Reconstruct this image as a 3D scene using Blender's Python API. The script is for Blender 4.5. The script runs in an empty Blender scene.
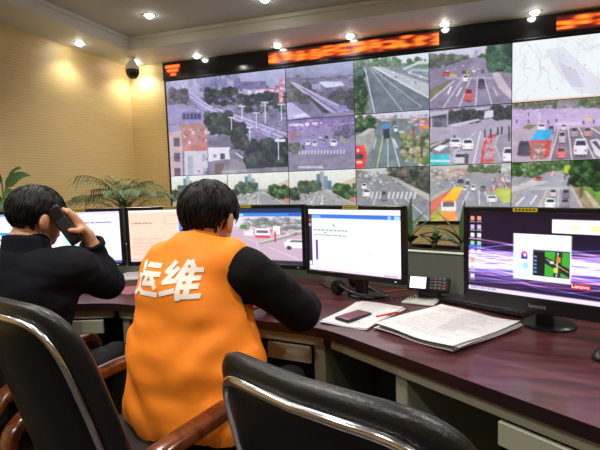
import bpy, bmesh, math, random
import numpy as np
from math import sin, cos, radians, pi, sqrt
from mathutils import Vector, Matrix
from mathutils.bvhtree import BVHTree

random.seed(7)
RNG = np.random.default_rng(11)
SC = bpy.context.scene
COL = SC.collection

# ------------------------------------------------------------------ camera
FPX, YAW, PITCH, ROLL, CH = 470.0, radians(18.2), radians(5.1), radians(1.8), 1.32
f0 = Vector((-sin(YAW), cos(YAW), 0)); r0 = Vector((cos(YAW), sin(YAW), 0)); u0 = Vector((0, 0, 1))
cf = f0 * cos(PITCH) - u0 * sin(PITCH)
cu = u0 * cos(PITCH) + f0 * sin(PITCH)
cr = r0 * cos(ROLL) - cu * sin(ROLL)
cu2 = cu * cos(ROLL) + r0 * sin(ROLL)
cam_d = bpy.data.cameras.new('camera')
cam_d.sensor_width = 36.0
cam_d.lens = 36.0 * FPX / 600.0
cam_d.clip_start = 0.02
cam = bpy.data.objects.new('camera', cam_d)
m3 = Matrix((cr, cu2, -cf)).transposed()
cam.matrix_world = Matrix.Translation((0, 0, CH)) @ m3.to_4x4()
COL.objects.link(cam)
SC.camera = cam

# ------------------------------------------------------------------ world, exposure
w = bpy.data.worlds.new('world'); SC.world = w
w.use_nodes = True
w.node_tree.nodes['Background'].inputs[0].default_value = (0.75, 0.8, 0.9, 1)
w.node_tree.nodes['Background'].inputs[1].default_value = 0.05
SC.view_settings.view_transform = 'Standard'
SC.view_settings.look = 'None'
SC.view_settings.gamma = 1.0
SC.view_settings.use_curve_mapping = False
SC.view_settings.exposure = 0.35
FILL_W, WALL_W = 62.0, 10.0


def W(x, y, z=0.0):
    """photo-facing plan (x right, y away from the viewer) -> room coordinates"""
    p = r0 * x + f0 * y
    return Vector((p.x, p.y, z))


def RZ(deg):
    """z rotation of a thing whose local +Y looks deg to the right of the view axis"""
    return YAW - radians(deg)


def pix(px, py, z):
    d = cf + cr * ((px - 300) / FPX) + cu2 * ((225 - py) / FPX)
    t = (z - CH) / d.z
    return Vector((0, 0, CH)) + d * t


def pixd(px, py, dep):
    return Vector((0, 0, CH)) + cf * dep + cr * ((px - 300) / FPX * dep) + cu2 * ((225 - py) / FPX * dep)


# ------------------------------------------------------------------ materials
def srgb(c):
    return tuple(((v / 12.92) if v <= 0.04045 else ((v + 0.055) / 1.055) ** 2.4) for v in [x / 255.0 for x in c[:3]]) + (1,)


MATS = {}


def mat(name, col, rough=0.5, metal=0.0, spec=0.5, var=0.0, vscale=20.0, bump=0.0, bscale=80.0, emit=None, estr=0.0,
        coat=0.0, trans=0.0):
    if name in MATS:
        return MATS[name]
    m = bpy.data.materials.new(name); m.use_nodes = True
    nt = m.node_tree; b = nt.nodes['Principled BSDF']
    c = srgb(col)
    b.inputs['Base Color'].default_value = c
    b.inputs['Roughness'].default_value = rough
    b.inputs['Metallic'].default_value = metal
    b.inputs['Specular IOR Level'].default_value = spec
    b.inputs['Coat Weight'].default_value = coat
    tc = nt.nodes.new('ShaderNodeTexCoord')
    if var > 0:
        n = nt.nodes.new('ShaderNodeTexNoise'); n.inputs['Scale'].default_value = vscale
        n.inputs['Detail'].default_value = 4
        nt.links.new(tc.outputs['Object'], n.inputs['Vector'])
        r = nt.nodes.new('ShaderNodeValToRGB')
        r.color_ramp.elements[0].position = .3; r.color_ramp.elements[1].position = .7
        r.color_ramp.elements[0].color = tuple(v * (1 - var) for v in c[:3]) + (1,)
        r.color_ramp.elements[1].color = tuple(min(1, v * (1 + var)) for v in c[:3]) + (1,)
        nt.links.new(n.outputs['Fac'], r.inputs['Fac']); nt.links.new(r.outputs['Color'], b.inputs['Base Color'])
    if bump > 0:
        n2 = nt.nodes.new('ShaderNodeTexNoise'); n2.inputs['Scale'].default_value = bscale
        n2.inputs['Detail'].default_value = 3
        nt.links.new(tc.outputs['Object'], n2.inputs['Vector'])
        bp = nt.nodes.new('ShaderNodeBump'); bp.inputs['Strength'].default_value = bump
        bp.inputs['Distance'].default_value = 0.01
        nt.links.new(n2.outputs['Fac'], bp.inputs['Height']); nt.links.new(bp.outputs['Normal'], b.inputs['Normal'])
    if emit:
        b.inputs['Emission Color'].default_value = srgb(emit)
        b.inputs['Emission Strength'].default_value = estr
    MATS[name] = m
    return m


def mat_screen(name, strength, rough=0.25, spec=0.5):
    m = bpy.data.materials.new(name); m.use_nodes = True
    nt = m.node_tree; b = nt.nodes['Principled BSDF']
    b.inputs['Base Color'].default_value = (0.012, 0.012, 0.014, 1)
    b.inputs['Roughness'].default_value = rough
    b.inputs['Specular IOR Level'].default_value = spec
    a = nt.nodes.new('ShaderNodeAttribute'); a.attribute_name = 'Col'
    nt.links.new(a.outputs['Color'], b.inputs['Emission Color'])
    b.inputs['Emission Strength'].default_value = strength
    return m


def mat_print(name, rough=0.7):
    """flat print: colour comes from the painted attribute"""
    m = bpy.data.materials.new(name); m.use_nodes = True
    nt = m.node_tree; b = nt.nodes['Principled BSDF']
    b.inputs['Roughness'].default_value = rough
    a = nt.nodes.new('ShaderNodeAttribute'); a.attribute_name = 'Col'
    nt.links.new(a.outputs['Color'], b.inputs['Base Color'])
    return m


def mat_wallpaper():
    m = bpy.data.materials.new('ribbed_wallpaper'); m.use_nodes = True
    nt = m.node_tree; b = nt.nodes['Principled BSDF']
    b.inputs['Roughness'].default_value = 0.42
    g = nt.nodes.new('ShaderNodeNewGeometry')
    sx = nt.nodes.new('ShaderNodeSeparateXYZ'); nt.links.new(g.outputs['Position'], sx.inputs[0])
    mu = nt.nodes.new('ShaderNodeMath'); mu.operation = 'MULTIPLY'; mu.inputs[1].default_value = 2 * pi / 0.025
    nt.links.new(sx.outputs['Z'], mu.inputs[0])
    sn = nt.nodes.new('ShaderNodeMath'); sn.operation = 'SINE'; nt.links.new(mu.outputs[0], sn.inputs[0])
    ma = nt.nodes.new('ShaderNodeMath'); ma.operation = 'MULTIPLY_ADD'; ma.inputs[1].default_value = .5; ma.inputs[2].default_value = .5
    nt.links.new(sn.outputs[0], ma.inputs[0])
    nz = nt.nodes.new('ShaderNodeTexNoise'); nz.inputs['Scale'].default_value = 3.0
    mp = nt.nodes.new('ShaderNodeMapping'); mp.inputs['Scale'].default_value = (1, 1, 10)
    nt.links.new(g.outputs['Position'], mp.inputs['Vector']); nt.links.new(mp.outputs[0], nz.inputs['Vector'])
    mx0 = nt.nodes.new('ShaderNodeMath'); mx0.operation = 'MULTIPLY_ADD'; mx0.inputs[1].default_value = .5; 
    nt.links.new(nz.outputs['Fac'], mx0.inputs[0]); 
    h = nt.nodes.new('ShaderNodeMath'); h.operation = 'MULTIPLY'; h.inputs[1].default_value = .55
    nt.links.new(ma.outputs[0], h.inputs[0]); nt.links.new(h.outputs[0], mx0.inputs[2])
    r = nt.nodes.new('ShaderNodeValToRGB')
    r.color_ramp.elements[0].position = .15; r.color_ramp.elements[1].position = .6
    r.color_ramp.elements[0].color = srgb((208, 178, 118)); r.color_ramp.elements[1].color = srgb((226, 198, 138))
    nt.links.new(mx0.outputs[0], r.inputs['Fac']); nt.links.new(r.outputs['Color'], b.inputs['Base Color'])
    bp = nt.nodes.new('ShaderNodeBump'); bp.inputs['Strength'].default_value = .35; bp.inputs['Distance'].default_value = .003
    nt.links.new(ma.outputs[0], bp.inputs['Height']); nt.links.new(bp.outputs['Normal'], b.inputs['Normal'])
    return m


def mat_wood(name, c1, c2, rough=0.3, scale=(1.2, 14, 14), coat=0.0):
    m = bpy.data.materials.new(name); m.use_nodes = True
    nt = m.node_tree; b = nt.nodes['Principled BSDF']
    b.inputs['Roughness'].default_value = rough; b.inputs['Coat Weight'].default_value = coat
    tc = nt.nodes.new('ShaderNodeTexCoord'); mp = nt.nodes.new('ShaderNodeMapping'); mp.inputs['Scale'].default_value = scale
    nt.links.new(tc.outputs['Object'], mp.inputs['Vector'])
    n = nt.nodes.new('ShaderNodeTexNoise'); n.inputs['Scale'].default_value = 2.5; n.inputs['Detail'].default_value = 6
    n.inputs['Distortion'].default_value = .6
    nt.links.new(mp.outputs[0], n.inputs['Vector'])
    r = nt.nodes.new('ShaderNodeValToRGB'); r.color_ramp.elements[0].position = .35; r.color_ramp.elements[1].position = .68
    r.color_ramp.elements[0].color = srgb(c1); r.color_ramp.elements[1].color = srgb(c2)
    nt.links.new(n.outputs['Fac'], r.inputs['Fac']); nt.links.new(r.outputs['Color'], b.inputs['Base Color'])
    return m


# ------------------------------------------------------------------ object helpers
def link(name, me, m, parent=None, loc=None, rot=None, smooth=False):
    o = bpy.data.objects.new(name, me); COL.objects.link(o)
    if m is not None and len(me.materials) == 0:
        me.materials.append(m)
    if parent is not None:
        o.parent = parent
    if loc is not None:
        o.location = loc
    if rot is not None:
        o.rotation_euler = rot
    if smooth:
        for p in me.polygons:
            p.use_smooth = True
    return o


def obj(name, bm, m, parent=None, loc=None, rot=None, smooth=False, recalc=True):
    me = bpy.data.meshes.new(name)
    if recalc:
        bmesh.ops.recalc_face_normals(bm, faces=bm.faces)
    bm.to_mesh(me); bm.free()
    return link(name, me, m, parent, loc, rot, smooth)


def pyd(name, v, f, m, parent=None, loc=None, rot=None, smooth=False):
    me = bpy.data.meshes.new(name); me.from_pydata([tuple(x) for x in v], [], [tuple(x) for x in f]); me.update()
    return link(name, me, m, parent, loc, rot, smooth)


def thing(name, label, cat, loc=(0, 0, 0), rz=0.0, group=None):
    o = bpy.data.objects.new(name, None); COL.objects.link(o)
    o.empty_display_size = .1
    o.location = loc; o.rotation_euler = (0, 0, rz)
    return tag(o, label, cat, group)


def tag(o, label, cat, group=None):
    o['label'] = label; o['category'] = cat
    if group:
        o['group'] = group
    return o


def struct(o):
    o['kind'] = 'structure'
    return o


def box(bm, c, s, bev=0.0, seg=2, rot=None):
    r = bmesh.ops.create_cube(bm, size=1.0)
    vs = r['verts']
    bmesh.ops.scale(bm, vec=s, verts=vs)
    if bev > 0:
        es = list({e for v in vs for e in v.link_edges})
        rb = bmesh.ops.bevel(bm, geom=es, offset=bev, segments=seg, affect='EDGES', profile=.5)
        vs = list({v for f in rb['faces'] for v in f.verts} | {v for v in vs if v.is_valid})
    if rot is not None:
        bmesh.ops.rotate(bm, cent=(0, 0, 0), matrix=rot, verts=vs)
    bmesh.ops.translate(bm, vec=c, verts=vs)
    return vs


def bx(c, s, bev=0.0, seg=2, rot=None):
    bm = bmesh.new(); box(bm, c, s, bev, seg, rot); return bm


def frames(pts):
    pts = [Vector(p) for p in pts]
    T = []
    for i in range(len(pts)):
        a = pts[max(0, i - 1)]; b = pts[min(len(pts) - 1, i + 1)]
        T.append((b - a).normalized())
    n = T[0].orthogonal().normalized()
    out = []
    for t in T:
        n = (n - t * n.dot(t)).normalized()
        out.append((t, n, t.cross(n)))
    return pts, out


def tube(bm, pts, r, seg=8, cap=True, closed=False):
    pts, fr = frames(pts)
    rr = r if isinstance(r, (list, tuple)) else [r] * len(pts)
    rings = []
    for p, (t, n, b), q in zip(pts, fr, rr):
        rings.append([bm.verts.new(p + (n * cos(2 * pi * k / seg) + b * sin(2 * pi * k / seg)) * q) for k in range(seg)])
    nr = len(rings)
    for i in range(nr if closed else nr - 1):
        A = rings[i]; B = rings[(i + 1) % nr]
        for k in range(seg):
            bm.faces.new((A[k], A[(k + 1) % seg], B[(k + 1) % seg], B[k]))
    if cap and not closed:
        bm.faces.new(rings[0][::-1]); bm.faces.new(rings[-1])


def lathe(bm, prof, seg=24, c=(0, 0, 0)):
    rings = []
    for (r, z) in prof:
        if r < 1e-6:
            rings.append([bm.verts.new((c[0], c[1], c[2] + z))])
        else:
            rings.append([bm.verts.new((c[0] + r * cos(2 * pi * k / seg), c[1] + r * sin(2 * pi * k / seg), c[2] + z)) for k in range(seg)])
    for A, B in zip(rings[:-1], rings[1:]):
        for k in range(seg):
            k2 = (k + 1) % seg
            if len(A) == 1 and len(B) == 1:
                continue
            if len(A) == 1:
                bm.faces.new((A[0], B[k2], B[k]))
            elif len(B) == 1:
                bm.faces.new((A[k], A[k2], B[0]))
            else:
                bm.faces.new((A[k], A[k2], B[k2], B[k]))


def prism(bm, poly, z0, z1):
    a = [bm.verts.new((p[0], p[1], z0)) for p in poly]; b = [bm.verts.new((p[0], p[1], z1)) for p in poly]
    n = len(poly)
    bm.faces.new(a[::-1]); bm.faces.new(b)
    for k in range(n):
        bm.faces.new((a[k], a[(k + 1) % n], b[(k + 1) % n], b[k]))


def spline(pts, n=8):
    """Catmull-Rom through pts"""
    P = [Vector(p) for p in pts]
    P = [P[0] * 2 - P[1]] + P + [P[-1] * 2 - P[-2]]
    out = []
    for i in range(1, len(P) - 2):
        for k in range(n):
            t = k / n
            a, b, c, d = P[i - 1], P[i], P[i + 1], P[i + 2]
            out.append(.5 * ((2 * b) + (c - a) * t + (2 * a - 5 * b + 4 * c - d) * t * t + (3 * b - a - 3 * c + d) * t ** 3))
    out.append(P[-2])
    return out


def text_mesh(body, size, offset=0.0, align='CENTER'):
    cu_ = bpy.data.curves.new('text', 'FONT')
    cu_.body = body; cu_.size = size; cu_.offset = offset
    cu_.align_x = align; cu_.align_y = 'CENTER'; cu_.resolution_u = 4
    o = bpy.data.objects.new('text', cu_); COL.objects.link(o)
    dg = bpy.context.evaluated_depsgraph_get(); dg.update()
    me = bpy.data.meshes.new_from_object(o.evaluated_get(dg))
    bpy.data.objects.remove(o); bpy.data.curves.remove(cu_)
    return me


# ------------------------------------------------------------------ picture painter for screens and print
class Pic:
    """small raster in sRGB that is carried by the vertices of a screen; 'quad' gives the coordinate frame to paint in
    (top-left, top-right, bottom-right, bottom-left)"""
    def __init__(s, w, h, quad=((0, 0), (1, 0), (1, 1), (0, 1)), bg=(0, 0, 0), ss=2, seed=1):
        s.w, s.h, s.ss, s.q = w, h, ss, quad
        s.a = np.zeros((h * ss, w * ss, 3)); s.a[:] = np.array(bg) / 255.
        s.rng = np.random.default_rng(seed)
        yy, xx = np.mgrid[0:h * ss, 0:w * ss]
        u = (xx + .5) / (w * ss); v = (yy + .5) / (h * ss)
        (x0, y0), (x1, y1), (x2, y2), (x3, y3) = quad
        s.X = (x0 * (1 - u) + x1 * u) * (1 - v) + (x3 * (1 - u) + x2 * u) * v
        s.Y = (y0 * (1 - u) + y1 * u) * (1 - v) + (y3 * (1 - u) + y2 * u) * v

    def _put(s, msk, col, al=1.0):
        c = np.array(col) / 255.
        s.a[msk] = s.a[msk] * (1 - al) + c * al

    def poly(s, pts, col, al=1.0):
        n = len(pts); m = np.zeros(s.X.shape, bool)
        for i in range(n):
            xa, ya = pts[i]; xb, yb = pts[(i + 1) % n]
            if ya == yb:
                continue
            c = ((s.Y >= min(ya, yb)) & (s.Y < max(ya, yb))) & (s.X < xa + (s.Y - ya) * (xb - xa) / (yb - ya))
            m ^= c
        s._put(m, col, al); return s

    def rect(s, x0, y0, x1, y1, col, al=1.0):
        s._put((s.X >= x0) & (s.X < x1) & (s.Y >= y0) & (s.Y < y1), col, al); return s

    def _cols(s, xa, xb):
        q0 = min(s.q[0][0], s.q[3][0]); q1 = max(s.q[1][0], s.q[2][0]); n = s.w * s.ss
        m = .05 * abs(q1 - q0)
        return slice(max(0, int((xa - m - q0) / (q1 - q0) * n)), max(1, min(n, int((xb + m - q0) / (q1 - q0) * n) + 2)))

    def ell(s, x, y, rx, ry, col, al=1.0):
        k = s._cols(x - rx, x + rx)
        m = ((s.X[:, k] - x) / rx) ** 2 + ((s.Y[:, k] - y) / ry) ** 2 < 1
        v = s.a[:, k]; v[m] = v[m] * (1 - al) + np.array(col) / 255. * al
        return s

    def fbm(s, amt, cells=12, octs=4):
        H_, W_ = s.a.shape[:2]; f = np.zeros((H_, W_))
        for o_ in range(octs):
            n = cells * 2 ** o_; g = s.rng.normal(0, 1, (n + 2, n + 2))
            yy = np.linspace(0, n, H_); xx = np.linspace(0, n, W_); yi = yy.astype(int); xi = xx.astype(int)
            ty = (yy - yi)[:, None]; tx = (xx - xi)[None]
            f += .62 ** o_ * ((g[yi][:, xi] * (1 - tx) + g[yi][:, xi + 1] * tx) * (1 - ty) + (g[yi + 1][:, xi] * (1 - tx) + g[yi + 1][:, xi + 1] * tx) * ty)
        lum = s.a.mean(2); k = np.clip(1.35 - 1.5 * lum, .12, 1.2)
        s.a = np.clip(s.a * (1 + (amt * f * k)[..., None]), 0, 1); return s

    def line(s, pts, wd, col, al=1.0):
        for (xa, ya), (xb, yb) in zip(pts[:-1], pts[1:]):
            dx, dy = xb - xa, yb - ya; L = dx * dx + dy * dy + 1e-9
            t = np.clip(((s.X - xa) * dx + (s.Y - ya) * dy) / L, 0, 1)
            d = np.hypot(s.X - xa - t * dx, s.Y - ya - t * dy)
            s._put(d < wd / 2, col, al)
        return s

    def vgrad(s, y0, y1, c0, c1):
        t = np.clip((s.Y - y0) / (y1 - y0), 0, 1)[..., None]
        m = (s.Y >= y0) & (s.Y < y1)
        g = (np.array(c0) * (1 - t) + np.array(c1) * t) / 255.
        s.a[m] = g[m]; return s

    def blobs(s, x0, y0, x1, y1, n, r, cols, al=.9):
        for _ in range(n):
            c = cols[s.rng.integers(len(cols))]
            q = r * s.rng.uniform(.5, 1.2)
            x, y = s.rng.uniform(x0, x1), s.rng.uniform(y0, y1)
            s.ell(x, y, q, q * s.rng.uniform(.6, 1), [v * .8 for v in c], al)
            s.ell(x - .2 * q, y - .25 * q, q * .62, q * .5, [v * 1.12 for v in c], al * .8)
            s.ell(x + q * s.rng.normal(0, .4), y + q * s.rng.normal(0, .4), q * .28, q * .24, [v * s.rng.uniform(.5, 1.35) for v in c], al * .8)
        return s

    def bits(s, x0, y0, x1, y1, n, wd, ht, cols, al=.8):
        for _ in range(n):
            c = cols[s.rng.integers(len(cols))]; x = s.rng.uniform(x0, x1); y = s.rng.uniform(y0, y1)
            a, b = wd * s.rng.uniform(.4, 1), ht * s.rng.uniform(.4, 1)
            s.rect(x, y, x + a, y + b, c, al)
        return s

    def car(s, x, y, wd, ht, col, glass=(50, 55, 65)):
        s.ell(x + wd * .5, y + ht * .95, wd * .6, ht * .18, (50, 48, 58), .7)
        s.poly([(x + .12 * wd, y), (x + .88 * wd, y), (x + wd, y + .45 * ht), (x + wd, y + ht), (x, y + ht), (x, y + .45 * ht)], col)
        s.poly([(x + .2 * wd, y + .12 * ht), (x + .8 * wd, y + .12 * ht), (x + .9 * wd, y + .42 * ht), (x + .1 * wd, y + .42 * ht)], glass)
        s.rect(x + .06 * wd, y + .68 * ht, x + .22 * wd, y + .8 * ht, (170, 60, 60), .7)
        s.rect(x + .78 * wd, y + .68 * ht, x + .94 * wd, y + .8 * ht, (170, 60, 60), .7)
        return s

    def noise(s, amt):
        n = s.rng.normal(0, amt, s.a.shape[:2] + (1,))
        s.a = np.clip(s.a + n, 0, 1); return s

    def tint(s, col, al):
        s.a = s.a * (1 - al) + np.array(col) / 255. * al; return s

    def blur(s, k):
        a = s.a
        for _ in range(k):
            p = np.pad(a, ((1, 1), (1, 1), (0, 0)), 'edge')
            a = (p[1:-1, 1:-1] * 2 + p[:-2, 1:-1] + p[2:, 1:-1] + p[1:-1, :-2] + p[1:-1, 2:]) / 6
        s.a = a; return s

    def out(s):
        a = s.a.reshape(s.h, s.ss, s.w, s.ss, 3).mean((1, 3))
        return np.clip(a, 0, 1)


def pic_mesh(name, pic, width, height, m, parent=None, origin='center', loc=None, rot=None, flat=False):
    """picture plane in local XZ (facing -Y), carried by vertex colours; x right, z up"""
    a = pic.out(); h, w_, _ = a.shape
    xs = np.linspace(-width / 2, width / 2, w_); zs = np.linspace(height / 2, -height / 2, h)
    XX, ZZ = np.meshgrid(xs, zs)
    v = np.zeros((h * w_, 3))
    v[:, 0] = XX.ravel()
    if flat:
        v[:, 1] = ZZ.ravel()
    else:
        v[:, 2] = ZZ.ravel()
    i = np.arange(h * w_).reshape(h, w_)
    q = np.stack([i[:-1, :-1], i[1:, :-1], i[1:, 1:], i[:-1, 1:]], -1).reshape(-1, 4)
    me = bpy.data.meshes.new(name)
    me.from_pydata(v.tolist(), [], q.tolist()); me.update()
    lin = np.where(a <= .04045, a / 12.92, ((a + .055) / 1.055) ** 2.4).reshape(-1, 3)
    at = me.color_attributes.new('Col', 'FLOAT_COLOR', 'POINT')
    at.data.foreach_set('color', np.concatenate([lin, np.ones((h * w_, 1))], 1).astype(np.float32).ravel())
    return link(name, me, m, parent, loc, rot)


# ------------------------------------------------------------------ implicit bodies
def surface_nets(fn, lo, hi, h):
    lo = np.array(lo, float); hi = np.array(hi, float)
    n = np.ceil((hi - lo) / h).astype(int) + 1
    ax = [lo[i] + h * np.arange(n[i]) for i in range(3)]
    G = np.stack(np.meshgrid(*ax, indexing='ij'), -1)
    # coarse pass first; only blocks near the surface are sampled finely
    B = 4
    nb = (n + B - 1) // B
    cax = [lo[i] + h * B * np.arange(nb[i] + 1) for i in range(3)]
    Cg = fn(np.stack(np.meshgrid(*cax, indexing='ij'), -1).reshape(-1, 3)).reshape(nb + 1)
    mn = np.full(tuple(nb), 9.0)
    for a_ in (0, 1):
        for b_ in (0, 1):
            for c_ in (0, 1):
                mn = np.minimum(mn, np.abs(Cg[a_:a_ + nb[0], b_:b_ + nb[1], c_:c_ + nb[2]]))
    near = mn < B * h * 2.0
    up = lambda A_: np.repeat(np.repeat(np.repeat(A_, B, 0), B, 1), B, 2)[:n[0], :n[1], :n[2]]
    F = up(Cg[:-1, :-1, :-1]).copy()
    act0 = up(near)
    F[act0] = fn(G[act0])
    S = F < 0
    nc = n - 1
    acc = np.zeros(tuple(nc) + (3,)); cnt = np.zeros(tuple(nc))
    offs = [(0, 0, 0), (1, 0, 0), (0, 1, 0), (1, 1, 0), (0, 0, 1), (1, 0, 1), (0, 1, 1), (1, 1, 1)]
    def cs(A, o):
        return A[o[0]:o[0] + nc[0], o[1]:o[1] + nc[1], o[2]:o[2] + nc[2]]
    for a in range(8):
        for d in range(3):
            if offs[a][d]:
                continue
            o2 = list(offs[a]); o2[d] = 1
            fa, fb = cs(F, offs[a]), cs(F, o2)
            x = (fa < 0) != (fb < 0)
            t = np.where(x, fa / np.where(x, fa - fb, 1), 0)
            p = np.zeros(tuple(nc) + (3,)); p[...] = offs[a]; p[..., d] += t
            acc += p * x[..., None]; cnt += x
    act = cnt > 0
    idx = -np.ones(tuple(nc), int); idx[act] = np.arange(act.sum())
    ci = np.argwhere(act)
    V = lo + h * (ci + acc[act] / cnt[act][:, None])
    Q = []
    for d in range(3):
        e, g = (d + 1) % 3, (d + 2) % 3
        s0 = [slice(None)] * 3; s1 = [slice(None)] * 3
        s0[d] = slice(0, n[d] - 1); s1[d] = slice(1, n[d])
        x = np.argwhere(S[tuple(s0)] != S[tuple(s1)])
        x = x[(x[:, e] > 0) & (x[:, g] > 0) & (x[:, e] < nc[e]) & (x[:, g] < nc[g])]
        if len(x) == 0:
            continue
        E = np.zeros(3, int); E[e] = 1; Gv = np.zeros(3, int); Gv[g] = 1
        def I(c):
            return idx[c[:, 0], c[:, 1], c[:, 2]]
        q = np.stack([I(x - E - Gv), I(x - Gv), I(x), I(x - E)], 1)
        ins = S[x[:, 0], x[:, 1], x[:, 2]]
        q[~ins] = q[~ins][:, ::-1]
        Q.append(q)
    return V, np.concatenate(Q)


def d_cap(P, a, b, ra, rb):
    a = np.array(a, float); b = np.array(b, float)
    ba = b - a; t = np.clip(((P - a) @ ba) / (ba @ ba + 1e-12), 0, 1)
    return np.linalg.norm(P - a - t[:, None] * ba, axis=1) - (ra + (rb - ra) * t)


def d_ell(P, c, r, R=None):
    p = P - np.array(c, float)
    if R is not None:
        p = p @ np.array(R)
    r = np.array(r, float)
    k0 = np.linalg.norm(p / r, axis=1); k1 = np.linalg.norm(p / (r * r), axis=1) + 1e-9
    return k0 * (k0 - 1) / k1


def smin(a, b, k):
    h = np.clip(.5 + .5 * (b - a) / k, 0, 1)
    return b * (1 - h) + a * h - k * h * (1 - h)


def sdf(prims, P, k=.03):
    d = None
    for q in prims:
        e = d_cap(P, *q[1:]) if q[0] == 'c' else d_ell(P, *q[1:])
        d = e if d is None else smin(d, e, k)
    return d


def rotm(ax, deg):
    return np.array(Matrix.Rotation(radians(deg), 3, ax))


def vnoise(P, sc, seed=0):
    """cheap smooth noise from sines"""
    r = np.random.default_rng(seed); o = np.zeros(len(P))
    for i in range(6):
        k = r.normal(0, 1, 3) * sc; o += np.sin(P @ k + r.uniform(0, 6.28)) / 6 ** .5
    return o

# ------------------------------------------------------------------ room shell
X0, X1, Y0, Y1, ZS, ZU = -3.63, 3.6, -2.6, 4.79, 2.74, 2.87
IX0, IX1, IY0, IY1 = -3.18, 3.15, -2.1, 4.22
paper = mat_wallpaper()
m_ceil = mat('ceiling_paint', (205, 206, 200), .8, var=.03, vscale=1.5)
m_soffit = mat('soffit_paint', (222, 222, 214), .6, var=.02, vscale=2)
m_floor = mat('dark_floor_tile', (58, 54, 54), .3, var=.15, vscale=4)
T = .12
struct(obj('floor', bx(((X0 + X1) / 2, (Y0 + Y1) / 2, -.05), (X1 - X0 + .3, Y1 - Y0 + .3, .1)), m_floor))
struct(obj('wall_left', bx((X0 - T / 2, (Y0 + Y1) / 2, 1.5), (T, Y1 - Y0 + 2 * T, 3.0)), paper))
struct(obj('wall_back', bx(((X0 + X1) / 2, Y1 + T / 2, 1.5), (X1 - X0, T, 3.0)), paper))
struct(obj('wall_right', bx((X1 + T / 2, (Y0 + Y1) / 2, 1.5), (T, Y1 - Y0 + 2 * T, 3.0)), paper))
struct(obj('wall_front', bx(((X0 + X1) / 2, Y0 - T / 2, 1.5), (X1 - X0, T, 3.0)), paper))
struct(obj('ceiling', bx(((X0 + X1) / 2, (Y0 + Y1) / 2, ZU + .05), (X1 - X0, Y1 - Y0, .1)), m_ceil))
bm = bmesh.new()
for (a, b, c, d) in ((X0, IX0, Y0, Y1), (IX1, X1, Y0, Y1), (IX0, IX1, IY1, Y1), (IX0, IX1, Y0, IY0)):
    box(bm, ((a + b) / 2, (c + d) / 2, (ZS + ZU) / 2), (b - a, d - c, ZU - ZS))
struct(obj('trim_1', bm, m_soffit))
# slim moulding on the lip of the ceiling tray
bm = bmesh.new()
for (a, b, c, d) in ((IX0, IX0 + .02, IY0, IY1), (IX1 - .02, IX1, IY0, IY1), (IX0, IX1, IY1 - .02, IY1), (IX0, IX1, IY0, IY0 + .02)):
    box(bm, ((a + b) / 2, (c + d) / 2, ZU - .02), (b - a, d - c, .04), .006, 1)
struct(obj('trim_2', bm, m_soffit))
m_base = mat('baseboard_wood', (96, 62, 40), .4, var=.1)
struct(obj('baseboard_left', bx((X0 + .008, (Y0 + Y1) / 2, .05), (.016, Y1 - Y0, .1)), m_base))
struct(obj('baseboard_back', bx(((X0 + X1) / 2, Y1 - .008, .05), (X1 - X0 - .04, .016, .1)), m_base))

# ------------------------------------------------------------------ recessed downlights
m_ring = mat('downlight_ring', (228, 228, 222), .35, metal=.2)
m_lens = mat('downlight_lens', (255, 255, 250), .3, emit=(255, 250, 240), estr=40.0)


def downlight(x, y, z, label, watts, cone=105, group=None, blend=.7, col=(1, .955, .88), aim=None):
    t = thing('downlight', label, 'downlight', (x, y, z), 0, group)
    bm = bmesh.new()
    lathe(bm, [(.036, -.002), (.048, -.006), (.056, -.004), (.058, 0), (.036, 0)], 24)
    obj('trim_ring', bm, m_ring, t, smooth=True)
    bm = bmesh.new()
    lathe(bm, [(0, -.030), (.014, -.028), (.026, -.020), (.033, -.008), (.034, -.001)], 20)  # domed below the ring so its round shape imitates lamp glare
    obj('lens', bm, m_lens, t, smooth=True)
    L = bpy.data.lights.new('downlight_lamp', 'SPOT'); L.energy = watts; L.color = col
    L.spot_size = radians(cone); L.spot_blend = blend; L.shadow_soft_size = .035
    lo = bpy.data.objects.new('downlight_lamp', L); COL.objects.link(lo); lo.parent = t
    lo.location = (0, 0, -.07)
    return t


YL = 4.675
for px, lab in ((199, 'recessed downlight above the left end of the video wall, nearest the dome camera'),
                (279, 'recessed downlight above the start of the long orange ticker text'),
                (351, 'recessed downlight above the middle of the long orange ticker text'),
                (445, 'recessed downlight above the right end of the long orange ticker text'),
                (534, 'recessed downlight above the map screen, rightmost along the video wall')):
    d = cf + cr * ((px - 300) / FPX) + cu2 * ((225 - (57 - (px - 199) * .13)) / FPX)
    xx = d.x / d.y * (YL + .05)
    downlight(xx, YL, ZS, lab, WALL_W, 120)
downlight(-3.45, 3.82, ZS, 'recessed downlight in the lower ceiling border along the tan wall', WALL_W * .7, 140)
downlight(-3.42, 4.66, ZS, 'recessed downlight in the ceiling corner behind the dome camera', WALL_W * 1.1, 140)
p = pix(149, 15, ZU); downlight(p.x, p.y, ZU, 'recessed downlight in the raised ceiling, left one over the room', FILL_W * .5, 130)
p = pix(265, -1, ZU); downlight(p.x, p.y, ZU, 'recessed downlight at the top edge of the photo in the raised ceiling', FILL_W * .5, 130)
for (x, y) in ((-3.4, 1.4), (-3.4, -.6), (1.6, YL), (2.6, YL)):  # unseen downlights, added because the room needs their light
    downlight(x, y, ZS, 'unseen downlight added in the ceiling border for more light', WALL_W, 130, 'unseen downlights added in the ceiling border')
for (x, y) in ((-2.3, 2.1), (-1.0, 2.5), (.4, 2.7), (1.8, 2.6), (-2.3, .5), (-1.0, .9), (.8, 1.0), (2.2, .8), (-1.7, -.8), (-.2, -.8), (1.5, -.8)):  # unseen downlights added as fill, the rearmost to light the vest's back
    downlight(x, y, ZU, 'unseen downlight added in the raised ceiling for more light', FILL_W * (.85 if y > 1.5 else 1.05), 130, 'unseen downlights added in the raised ceiling')

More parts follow.
